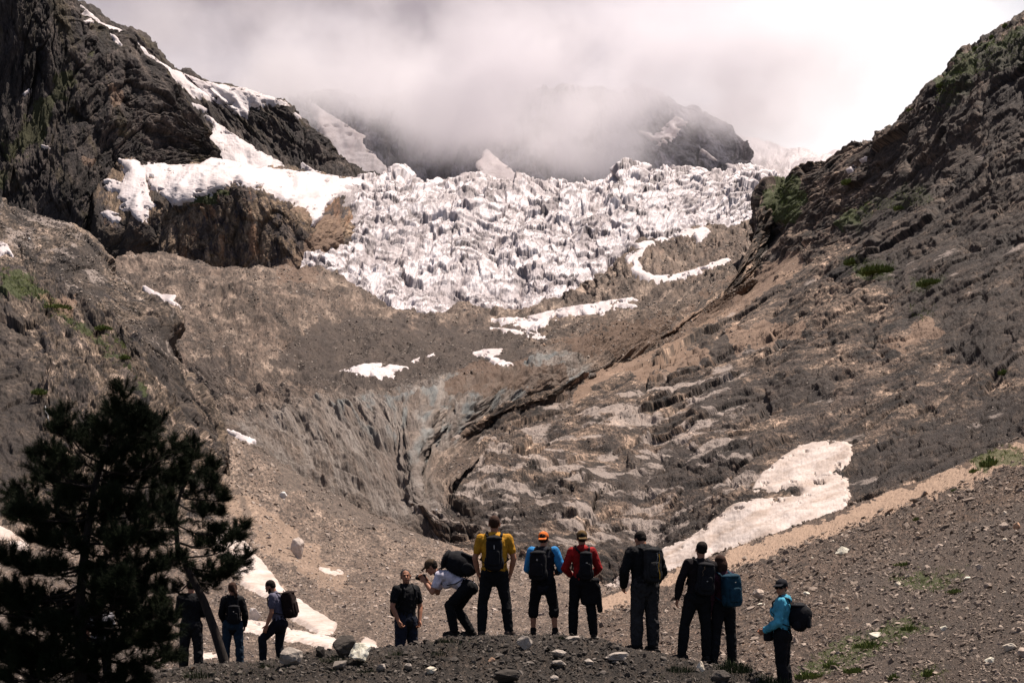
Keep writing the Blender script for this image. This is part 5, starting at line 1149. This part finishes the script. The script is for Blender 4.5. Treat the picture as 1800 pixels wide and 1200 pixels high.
def pine(label, D, trunk_px, tips, seed, r0=0.075, base_sink=0.2, tuft_scale=1.0, extra_sprays=()):
    """trunk_px: (px, py, depth offset) from the foot up; tips: branch end points (px, py, dy, start fraction)"""
    r = np.random.RandomState(seed)
    tp_ = [Vector(P(a, b, D+c)) for a, b, c in trunk_px]; base = tp_[0].copy()
    root = bpy.data.objects.new('pine_tree', None); COL.objects.link(root); root.location = base
    root['label'] = label; root['category'] = 'pine tree'
    tg = []; nt_ = len(tp_)-1
    def tpos(f):
        x = f*nt_; i = min(int(x), nt_-1); return tp_[i].lerp(tp_[i+1], x-i)
    segs = []
    def tube(pts, ra, rb): segs.append((pts, ra, rb))
    tube([p-base for p in tp_], r0, 0.012)
    bs = []; tuft_p = []; tuft_d = []; tuft_s = []
    def twig(p, d, n, ln):
        # a spray: short twigs each ending in upturned tufts
        for i in range(n):
            dd = (d+Vector(r.normal(0, 0.55, 3))+Vector((0, 0, 0.45))).normalized()
            e_ = p+dd*ln*r.uniform(0.5, 1.1)
            bs.append(([p, e_], 0.004, 0.002))
            m_ = 3
            for j in range(m_):
                f = 0.45+0.55*j/(m_-1); tuft_p.append(p.lerp(e_, f)); tuft_d.append((dd+Vector((0, 0, 0.35))).normalized()); tuft_s.append(r.uniform(0.8, 1.25)*tuft_scale)
    for (a, b, dy, f0, dens) in tips:
        s_ = tpos(f0); e_ = Vector(P(a, b, D+dy)); L = (e_-s_).length
        pts = []; n = max(4, int(L/0.12)); sag = Vector((0, 0, -0.13*L)); jit = Vector(r.normal(0, 0.04*L, 3))
        for i in range(n+1):
            t = i/n; pts.append(s_.lerp(e_, t)+sag*math.sin(math.pi*t)*(1-t*0.3)+jit*math.sin(math.pi*t)+Vector(r.normal(0, 0.008, 3)))
        bs.append(([p-base for p in pts], 0.008+0.012*L, 0.005))
        for i in range(1, n+1):
            t = i/n
            if t < 0.25: continue
            d = (pts[i]-pts[i-1]).normalized()
            for q in range(int(dens*(0.52+1.2*t)+r.uniform(0, 1))):
                sd_ = Vector(r.normal(0, 1, 3)); sd_.z = abs(sd_.z)*0.3; sd_ = (sd_-d*sd_.dot(d)).normalized()
                ln = L*0.30*(1.1-t)*r.uniform(0.5, 1.1)+0.07
                q0 = pts[i]-base; q1 = q0+(d*0.7+sd_).normalized()*ln
                bs.append(([q0, q1], 0.005, 0.003)); twig(q1, (d*0.6+sd_).normalized(), 3, 0.10)
            if t > 0.7: twig(pts[i]-base, d, 2, 0.10)
        twig(pts[-1]-base, (pts[-1]-pts[-2]).normalized(), 5, 0.12)
    def tubes(name, segs, mat, ns=7):
        VV = []; FF = []; b_ = 0
        for pts, ra, rb in segs:
            n = len(pts)
            for i, p in enumerate(pts):
                d = (pts[min(i+1, n-1)]-pts[max(i-1, 0)]).normalized(); u = d.orthogonal().normalized(); w = d.cross(u); rr = ra+(rb-ra)*(i/(n-1))
                for k in range(ns): a = 2*math.pi*k/ns; VV.append(p+u*math.cos(a)*rr+w*math.sin(a)*rr)
            for i in range(n-1):
                for k in range(ns): FF.append((b_+i*ns+k, b_+i*ns+(k+1) % ns, b_+(i+1)*ns+(k+1) % ns, b_+(i+1)*ns+k))
            b_ += n*ns
        return put(name, mesh_np(name, np.array([v[:] for v in VV]), np.array(FF), mat, True), parent=root)
    tubes('trunk', segs, BARK, 12); tubes('branches', bs, BARK, 5)
    n = len(tuft_p); Pp = np.array([p[:] for p in tuft_p]); Dd = np.array([d[:] for d in tuft_d]); S = np.array(tuft_s)
    ref = r.normal(size=(n, 3)); U_ = np.cross(Dd, ref); U_ /= np.linalg.norm(U_, axis=1)[:, None]; W2 = np.cross(Dd, U_)
    Rm = np.stack([U_, W2, Dd], -1); VV = []; FF = []; b_ = 0; h = r.randint(0, 6, n)
    for q, (tv, tf) in enumerate(TUFTS):
        k = np.where(h == q)[0]
        if not len(k): continue
        VV.append((np.einsum('nij,nvj->nvi', Rm[k], tv[None]*S[k][:, None, None])+Pp[k][:, None]).reshape(-1, 3))
        FF.append((tf[None]+(np.arange(len(k))*len(tv))[:, None, None]).reshape(-1, 3)+b_); b_ += len(k)*len(tv)
    put('crown', mesh_np('crown', np.concatenate(VV), np.concatenate(FF), NEED, False), parent=root)
    print('pine tufts', n)
rt_ = np.random.RandomState(5)
tips = []
# main pine: crown outline of the photograph, left side then right side, with fill between
for (a, b, f0, dens) in [(215,698,.95,3),(203,722,.9,3),(236,724,.9,3),(190,752,.84,3),(255,752,.84,3),(150,760,.8,3),(118,735,.78,3),(110,765,.76,3),(85,800,.70,3),(60,815,.66,3),(270,748,.82,3),(300,790,.76,3),(320,830,.72,3),
     (45,905,.6,3),(30,870,.62,3),(20,905,.55,3),(60,950,.52,3),(10,985,.46,3),(40,1000,.45,3),(-20,1030,.4,3),(5,1060,.36,3),(30,1100,.32,3),(-30,1120,.28,3),(10,1165,.2,3),(60,1150,.22,3),(-10,1195,.15,3),
     (130,820,.7,3),(170,800,.75,3),(220,790,.78,3),(250,830,.7,3),(120,880,.62,3),(180,860,.68,3),(230,890,.62,3),(280,880,.62,3),(300,920,.56,3),(90,930,.55,3),(150,940,.55,3),(210,950,.55,3),(260,960,.5,3),(310,980,.48,3),
     (100,1000,.46,3),(160,1010,.45,3),(220,1020,.42,3),(280,1030,.42,3),(290,1070,.34,3),(80,1060,.36,3),(140,1080,.33,3),(240,1090,.3,3),(300,1100,.28,3),(270,1130,.22,3),(120,1140,.2,3),(200,1150,.18,3),(290,1150,.2,3),(60,1190,.14,3),(160,1190,.12,3),(250,1190,.12,3),(40,1045,.38,3),(90,1110,.26,3),(180,1120,.24,3),(110,950,.5,3),(190,905,.6,3),(20,1130,.24,3),(-40,1060,.34,3),(100,1170,.16,3),(210,1060,.34,3),(140,860,.66,3),(220,1180,.13,3),(290,1120,.24,3),(35,1175,.16,3)]:
    tips.append((a+rt_.normal(0, 5), b+rt_.normal(0, 5), rt_.uniform(-0.75, 0.75), f0*0.97, dens))
for k_ in range(11):
    f_ = 0.10+0.8*k_/11; yy = 1235-(1235-705)*f_
    tips.append((150+60*f_+rt_.normal(0, 34), yy-30, (-1)**k_*rt_.uniform(0.5, 1.1)*(1.1-f_), f_*0.95, 3))
pine('big dark pine standing at the lower left corner in front of the hikers', 17.2, [(140,1235,0),(143,1150,0),(140,1060,0),(150,960,0),(165,860,0.05),(190,775,0.05),(212,705,0.05)], tips, 3, 0.085)
tips2 = []
for (a, b, f0, dens) in [(345,782,.97,2),(335,815,.9,2),(325,850,.85,2),(368,820,.9,2),(378,850,.86,2),(385,900,.8,2),(392,880,.84,2),(300,860,.8,2),(350,900,.8,2),(430,930,.62,2),(420,950,.55,2),(432,985,.5,2),(415,1000,.46,2),(385,940,.7,2),(360,960,.62,2),(400,1005,.42,2),(372,1020,.36,2),(285,900,.7,2),(275,950,.62,2),(300,990,.5,2),(330,1010,.45,2),(285,1040,.42,2)]:
    tips2.append((a+rt_.normal(0, 3), b+rt_.normal(0, 3), rt_.uniform(-0.5, 0.5), f0*0.95, dens))
pine('leaning pine with a bare slanting trunk beside the woman with the ponytail', 23.5, [(397,1172,0),(378,1110,0),(358,1055,0),(335,1010,0),(312,960,0),(308,900,0),(322,850,0),(340,800,0)], tips2, 8, 0.085, tuft_scale=1.15)
# ------------------------------------------------------------ grass tufts and small plants
gm, t, b = newmat('alpine_grass'); n = noise_node(t, 3, 4, 0.6, vecmap(t))
t.links.new(ramp(t, n, [(0.35, (0.010, 0.016, 0.004)), (0.65, (0.030, 0.042, 0.012))]), b.inputs['Base Color'])
gm2, t, b = newmat('slope_shrub_leaves'); n = noise_node(t, 1.5, 4, 0.6, vecmap(t))
t.links.new(ramp(t, n, [(0.35, (0.07, 0.095, 0.020)), (0.65, (0.16, 0.19, 0.05))]), b.inputs['Base Color'])
def tuft_plant(land, px_, py_, wpx, hpx, n, mat, label, name, cat, seed, leaf=0.35):
    p = surface(land, px_, py_); s_ = p[1]/F0; r = np.random.RandomState(seed); V = []; F_ = []
    for i in range(n):
        a = r.uniform(0, 2*np.pi); q = math.sqrt(r.uniform(0, 1)); x = math.cos(a)*q*wpx*.5*s_; y = math.sin(a)*q*wpx*.5*s_
        h = hpx*s_*r.uniform(0.45, 1.05)*(1.1-0.6*q); lean = np.array([math.cos(a), math.sin(a), 0])*h*r.uniform(0.05, 0.7)*q+r.normal(0, .12, 3)*h
        w = max(0.35*s_, h*leaf*0.12); sd_ = r.normal(size=3); sd_[2] = 0; sd_ /= np.linalg.norm(sd_)
        b_ = np.array([x, y, -0.4*s_]); m_ = b_+lean*0.35+np.array([0, 0, h*0.6]); t_ = b_+lean+np.array([0, 0, h])
        k = len(V); V += [b_-sd_*w, b_+sd_*w, m_+sd_*w*.8, m_-sd_*w*.8, t_]; F_ += [(k, k+1, k+2), (k, k+2, k+3), (k+3, k+2, k+4)]
    put(name, mesh_np(name, np.array(V), np.array(F_), mat, False), label, cat, loc=tuple(p))
PL = [('ground', 1290, 1180, 70, 30, 420, 'dark grass tuft at the feet of the woman with the teal backpack'),
      ('ground', 1195, 1180, 50, 18, 260, 'low grass tuft in front of the boots of the dark haired man'),
      ('ground', 1345, 1205, 90, 26, 380, 'wide dark grass clump at the bottom edge left of the woman in turquoise'),
      ('ground', 788, 1128, 44, 12, 200, 'flat grass tuft under the bent photographer'),
      ('ground', 985, 1122, 26, 9, 120, 'small green grass tuft on the crest right of the orange cap man'),
      ('ground', 700, 1152, 30, 12, 130, 'grass tuft on the mound below the smiling man'),
      ('ground', 770, 1150, 30, 12, 110, 'thin grass tuft on the mound slope below the photographer'),
      ('ground', 645, 1182, 36, 12, 120, 'grass tuft in front of the large light grey boulder'),
      ('ground', 470, 1172, 30, 14, 120, 'grass tuft in front of the man in the grey shirt'),
      ('ground', 585, 1162, 50, 16, 200, 'grass growing among the boulders left of the mound'),
      ('ground', 350, 1190, 60, 20, 200, 'dark grass tuft beside the foot of the big pine')]
for q, (l_, a, b_, w_, h_, n_, lab) in enumerate(PL): tuft_plant(l_, a, b_, w_, h_, n_, gm, lab, 'grass_tuft', 'grass tuft', 700+q, 0.25)
PL2 = [(1530,1136,60,14,'largest low green plant patch in the middle of the right scree'),(1600,1106,34,12,'green plant left of the pale flat rock on the right scree'),(1460,1170,26,14,'small plant low on the scree right of the woman in turquoise'),(1420,1190,50,16,'green plant at the bottom edge right of the woman in turquoise'),(1500,1180,40,14,'plant at the bottom of the scree, second from the woman'),
  (1570,1192,20,14,'round leafed plant at the bottom edge, left of two'),(1632,1186,22,18,'round leafed plant at the bottom edge, right of two'),(1680,1040,40,10,'thin plant patch high on the right scree'),(1740,818,40,18,'green shrub on the crest of the scree near the right edge'),(1712,828,18,10,'little shrub on the scree crest left of the bigger one'),(1675,862,12,7,'tiny shrub under the scree crest'),(1610,912,14,8,'tiny plant under the orange gravel band'),(1590,992,44,8,'faint plant patch in the middle distance of the scree')]
for q, (a, b_, w_, h_, lab) in enumerate(PL2): tuft_plant('scree_slope', a, b_, w_, h_, 30+int(w_*4.5), gm2, lab, 'low_plant', 'plant', 800+q, 1.6)
# shrubs and little trees on the right ridge and slope
for q, (a, b_, w_, h_, lab) in enumerate([(1652,152,16,12,'small bare bush on the right ridge line, lowest of the ridge bushes'),(1765,46,8,14,'little tree on the right ridge near the corner'),(1742,66,10,12,'little tree on the right ridge left of the top one'),(1712,86,10,9,'low bush on the right ridge between the trees'),(1598,192,14,6,'flat shrub on the ridge above the pale block'),
      (1540,478,60,22,'bright green shrub patch on the middle of the right mountain'),(1505,462,40,16,'paler green shrub left of the bright patch on the right mountain'),(1635,500,50,16,'dark green shrub right of the bright patch on the right mountain'),(1488,322,24,14,'green shrub near the snow spots of the right mountain'),(1580,366,22,10,'small green shrub high on the right mountain'),(1765,655,18,14,'green shrub near the right edge above the scree')]):
    tuft_plant('right_mountain', a, b_, w_, h_*0.7, 90+int(w_*6), gm2, lab, 'shrub', 'shrub', 900+q, 2.2)
for q, (a, b_, w_, h_, lab) in enumerate([(70,690,26,12,'green shrub on the dark left cliff'),(218,628,18,10,'round green shrub on the middle of the left slope'),(100,540,50,8,'mossy shrub high on the left slope'),(180,580,30,9,'yellow green shrub on the left slope above the dark seam')]):
    tuft_plant('left_slope', a, b_, w_, h_, 60+int(w_*6), gm2, lab, 'shrub', 'shrub', 950+q, 2.2)
def grass_cover(land, polys, n, hpx, name, mat):
    L = LAND[land]; V = L['V'][:L['last']]; px, py = proj(V); r = np.random.RandomState(n)
    m = np.zeros(px.shape)
    for pl in polys: m = np.maximum(m, sstep(-6, 10, poly_sd(px, py, pl)+22*fbm2(px/24, py/12, 5, 12, .65)))
    m = m*sstep(-0.05, 0.25, fbm2(px/11, py/6, 4, 31)); w = (m*(px > -30)*(px < 1830)).ravel(); w /= w.sum()
    k = r.choice(len(w), n, p=w); P0 = V.reshape(-1, 3)[k]; s_ = P0[:, 1:2]/F0
    P0 = P0+r.normal(0, 1.0, (n, 3))*s_*np.array([1, 2, 0]); d = r.normal(0, 0.45, (n, 3)); d[:, 2] = 1; h = hpx*s_*r.uniform(.4, 1.1, (n, 1))
    sd_ = r.normal(size=(n, 3)); sd_[:, 2] = 0; sd_ /= np.linalg.norm(sd_, axis=1)[:, None]; wd = 0.45*s_
    VV = np.stack([P0-sd_*wd-np.array([0, 0, .5])*s_, P0+sd_*wd-np.array([0, 0, .5])*s_, P0+d*h], 1).reshape(-1, 3)
    put(name, mesh_np(name, VV, np.arange(n*3).reshape(-1, 3), mat, False), kind='stuff')
grass_cover('scree_slope', [[(1480,1120),(1600,1085),(1650,1095),(1560,1140),(1440,1195),(1400,1180)], [(1560,1005),(1700,995),(1680,1040),(1560,1030)], [(1700,800),(1800,780),(1800,810),(1720,830)], [(1600,1170),(1660,1170),(1660,1200),(1600,1200)]], 7000, 4.5, 'scree_grass', gm2)
grass_cover('right_mountain', [[(1480,450),(1580,455),(1575,497),(1500,490)], [(1600,485),(1660,485),(1650,512),(1600,515)], [(1640,150),(1700,95),(1890,-20),(1890,100),(1750,110),(1640,200)], [(1480,370),(1620,330),(1640,350),(1480,395)], [(1345,330),(1400,310),(1420,340),(1400,380),(1350,380)], [(1600,540),(1640,530),(1650,560),(1600,560)]], 9000, 3.6, 'mountain_grass', gm2)
grass_cover('left_slope', [[(0,470),(60,490),(130,560),(200,620),(260,690),(220,640),(150,590),(60,530),(0,500)], [(180,570),(230,600),(220,640),(180,620)]], 5000, 3.2, 'left_slope_grass', gm2)
grass_cover('ground', [[(560,1150),(700,1140),(760,1160),(560,1190)], [(760,1125),(860,1120),(900,1150),(760,1150)], [(1150,1160),(1380,1185),(1400,1240),(1150,1200)], [(300,1175),(520,1160),(520,1200),(300,1200)]], 4000, 7, 'mound_grass', gm)
# ------------------------------------------------------------ waterfalls: thin white threads down the rock
wm, t, b = newmat('falling_water'); b.inputs['Base Color'].default_value = (0.34, 0.34, 0.35, 1); b.inputs['Roughness'].default_value = 0.35
def fall(land, pts, wpx, label, seed):
    r = np.random.RandomState(seed); q = []
    for i in range(len(pts)-1):
        for t_ in np.linspace(0, 1, 9)[:-1 if i < len(pts)-2 else None]:
            a = pts[i][0]+(pts[i+1][0]-pts[i][0])*t_+r.normal(0, 0.6); b_ = pts[i][1]+(pts[i+1][1]-pts[i][1])*t_
            q.append(surface(land, a, b_))
    base = q[-1]; V = []; F_ = []; ns = 6
    for i, p in enumerate(q):
        s_ = p[1]/F0; rr = wpx*s_*0.5*r.uniform(0.5, 1.2)
        for k_ in range(ns): a = 2*math.pi*k_/ns; V.append(p-base+np.array([math.cos(a)*rr, -0.6*s_+math.sin(a)*rr*0.5, 0]))
    for i in range(len(q)-1):
        for k_ in range(ns): F_.append((i*ns+k_, i*ns+(k_+1) % ns, (i+1)*ns+(k_+1) % ns, (i+1)*ns+k_))
    put('waterfall', mesh_np('waterfall', np.array(V), np.array(F_), wm, True), label, 'waterfall', loc=tuple(base))
fall('right_mountain', [(788,842),(793,850),(792,864)], 3.0, 'short white waterfall on the dark bench right of the ice cave', 1)
fall('right_mountain', [(784,868),(772,880),(765,895)], 2.2, 'thin lower thread of water slanting down the dark bench', 2)
fall('left_slope', [(78,712),(85,735),(95,768)], 1.8, 'thin waterfall thread on the dark left cliff above the pine', 4)
# ------------------------------------------------------------ low cloud hanging on the far mountain
def cloud():
    m = bpy.data.materials.new('low_cloud'); m.use_nodes = True; t = m.node_tree; t.nodes.clear()
    o = nd(t, 'ShaderNodeOutputMaterial'); v = nd(t, 'ShaderNodeVolumePrincipled')
    v.inputs['Color'].default_value = (0.905, 0.890, 0.915, 1); v.inputs['Anisotropy'].default_value = 0.1
    tc_ = nd(t, 'ShaderNodeTexCoord'); sp = nd(t, 'ShaderNodeSeparateXYZ'); t.links.new(tc_.outputs['Object'], sp.inputs[0])
    def M_(op, a, b=None, c=None):
        n = nd(t, 'ShaderNodeMath', operation=op)
        for i_, x_ in enumerate((a, b, c)):
            if x_ is None: continue
            if hasattr(x_, 'is_linked'): t.links.new(x_, n.inputs[i_])
            else: n.inputs[i_].default_value = x_
        return n.outputs[0]
    # cloud base height as a curve over x (metres)
    cz = nd(t, 'ShaderNodeFloatCurve'); xs = M_('MULTIPLY_ADD', sp.outputs['X'], 1/3600, 0.5); t.links.new(xs, cz.inputs['Value'])
    pts = [(150,190),(330,170),(480,190),(560,215),(640,235),(760,268),(850,272),(930,284),(1000,304),(1070,312),(1130,290),(1180,258),(1230,254),(1285,235),(1320,205),(1400,200),(1500,205),(1650,210)]
    D0 = 3150.
    cur = cz.mapping.curves[0]
    P_ = [((a-CX)/F0*D0/3600+0.5, ((HY-b)/F0*D0-700)/700) for a, b in pts]
    cur.points[0].location = (0.0, P_[0][1]); cur.points[1].location = (1.0, P_[-1][1])
    for p_ in P_: cur.points.new(*p_)
    cz.mapping.update()
    base = M_('MULTIPLY_ADD', cz.outputs[0], 700.0, 700.0)
    mp_ = nd(t, 'ShaderNodeMapping'); mp_.inputs['Scale'].default_value = (1/300, 1/450, 1/220); t.links.new(tc_.outputs['Object'], mp_.inputs[0])
    n1 = noise_node(t, 1.5, 7, 0.66, mp_.outputs[0], 0.4)
    hgt = M_('SUBTRACT', sp.outputs['Z'], base)
    hn = M_('ADD', hgt, M_('MULTIPLY_ADD', n1, 360.0, -165.0))
    d = nd(t, 'ShaderNodeMapRange', interpolation_type='SMOOTHSTEP'); t.links.new(hn, d.inputs[0])
    d.inputs[1].default_value = -50; d.inputs[2].default_value = 120; d.inputs[3].default_value = 0.0; d.inputs[4].default_value = 1.0
    mist = nd(t, 'ShaderNodeMapRange'); t.links.new(hgt, mist.inputs[0]); mist.inputs[1].default_value = -260; mist.inputs[2].default_value = 0; mist.inputs[3].default_value = 0.012; mist.inputs[4].default_value = 0.05
    # thin out towards the two ends of the bank
    ex = nd(t, 'ShaderNodeMapRange', interpolation_type='SMOOTHSTEP'); t.links.new(sp.outputs['X'], ex.inputs[0]); ex.inputs[1].default_value = -1080; ex.inputs[2].default_value = -520; ex.inputs[3].default_value = 0; ex.inputs[4].default_value = 1
    ex2 = nd(t, 'ShaderNodeMapRange', interpolation_type='SMOOTHSTEP'); t.links.new(sp.outputs['X'], ex2.inputs[0]); ex2.inputs[1].default_value = 500; ex2.inputs[2].default_value = 860; ex2.inputs[3].default_value = 1; ex2.inputs[4].default_value = 0.12
    ez = nd(t, 'ShaderNodeMapRange', interpolation_type='SMOOTHSTEP'); t.links.new(sp.outputs['Z'], ez.inputs[0]); ez.inputs[1].default_value = 1060; ez.inputs[2].default_value = 1330; ez.inputs[3].default_value = 1; ez.inputs[4].default_value = 0
    dens = M_('MULTIPLY', M_('MULTIPLY', M_('ADD', d.outputs[0], mist.outputs[0]), M_('MULTIPLY', ex.outputs[0], ex2.outputs[0])), ez.outputs[0])
    n2 = noise_node(t, 1.3, 6, 0.6, mp_.outputs[0]); hole = nd(t, 'ShaderNodeMapRange', interpolation_type='SMOOTHSTEP'); t.links.new(n2, hole.inputs[0]); hole.inputs[1].default_value = 0.40; hole.inputs[2].default_value = 0.60; hole.inputs[3].default_value = 0.25; hole.inputs[4].default_value = 1.5
    dens = M_('MULTIPLY', M_('MULTIPLY', dens, hole.outputs[0]), 0.0065)
    t.links.new(dens, v.inputs['Density']); t.links.new(v.outputs[0], o.inputs['Volume'])
    bm = bmesh.new()
    x0, x1, y0, y1, z0, z1 = -1090, 1000, 2800, 3650, 760, 1430
    vs_ = [bm.verts.new((x, y, z)) for z in (z0, z1) for x, y in ((x0, y0), (x1, y0), (x1, y1), (x0, y1))]
    for f in ((3,2,1,0),(4,5,6,7),(0,1,5,4),(1,2,6,5),(2,3,7,6),(3,0,4,7)): bm.faces.new([vs_[i_] for i_ in f])
    me = bpy.data.meshes.new('cloud'); bm.to_mesh(me); bm.free(); me.materials.append(m)
    put('cloud', me, kind='stuff')
cloud()
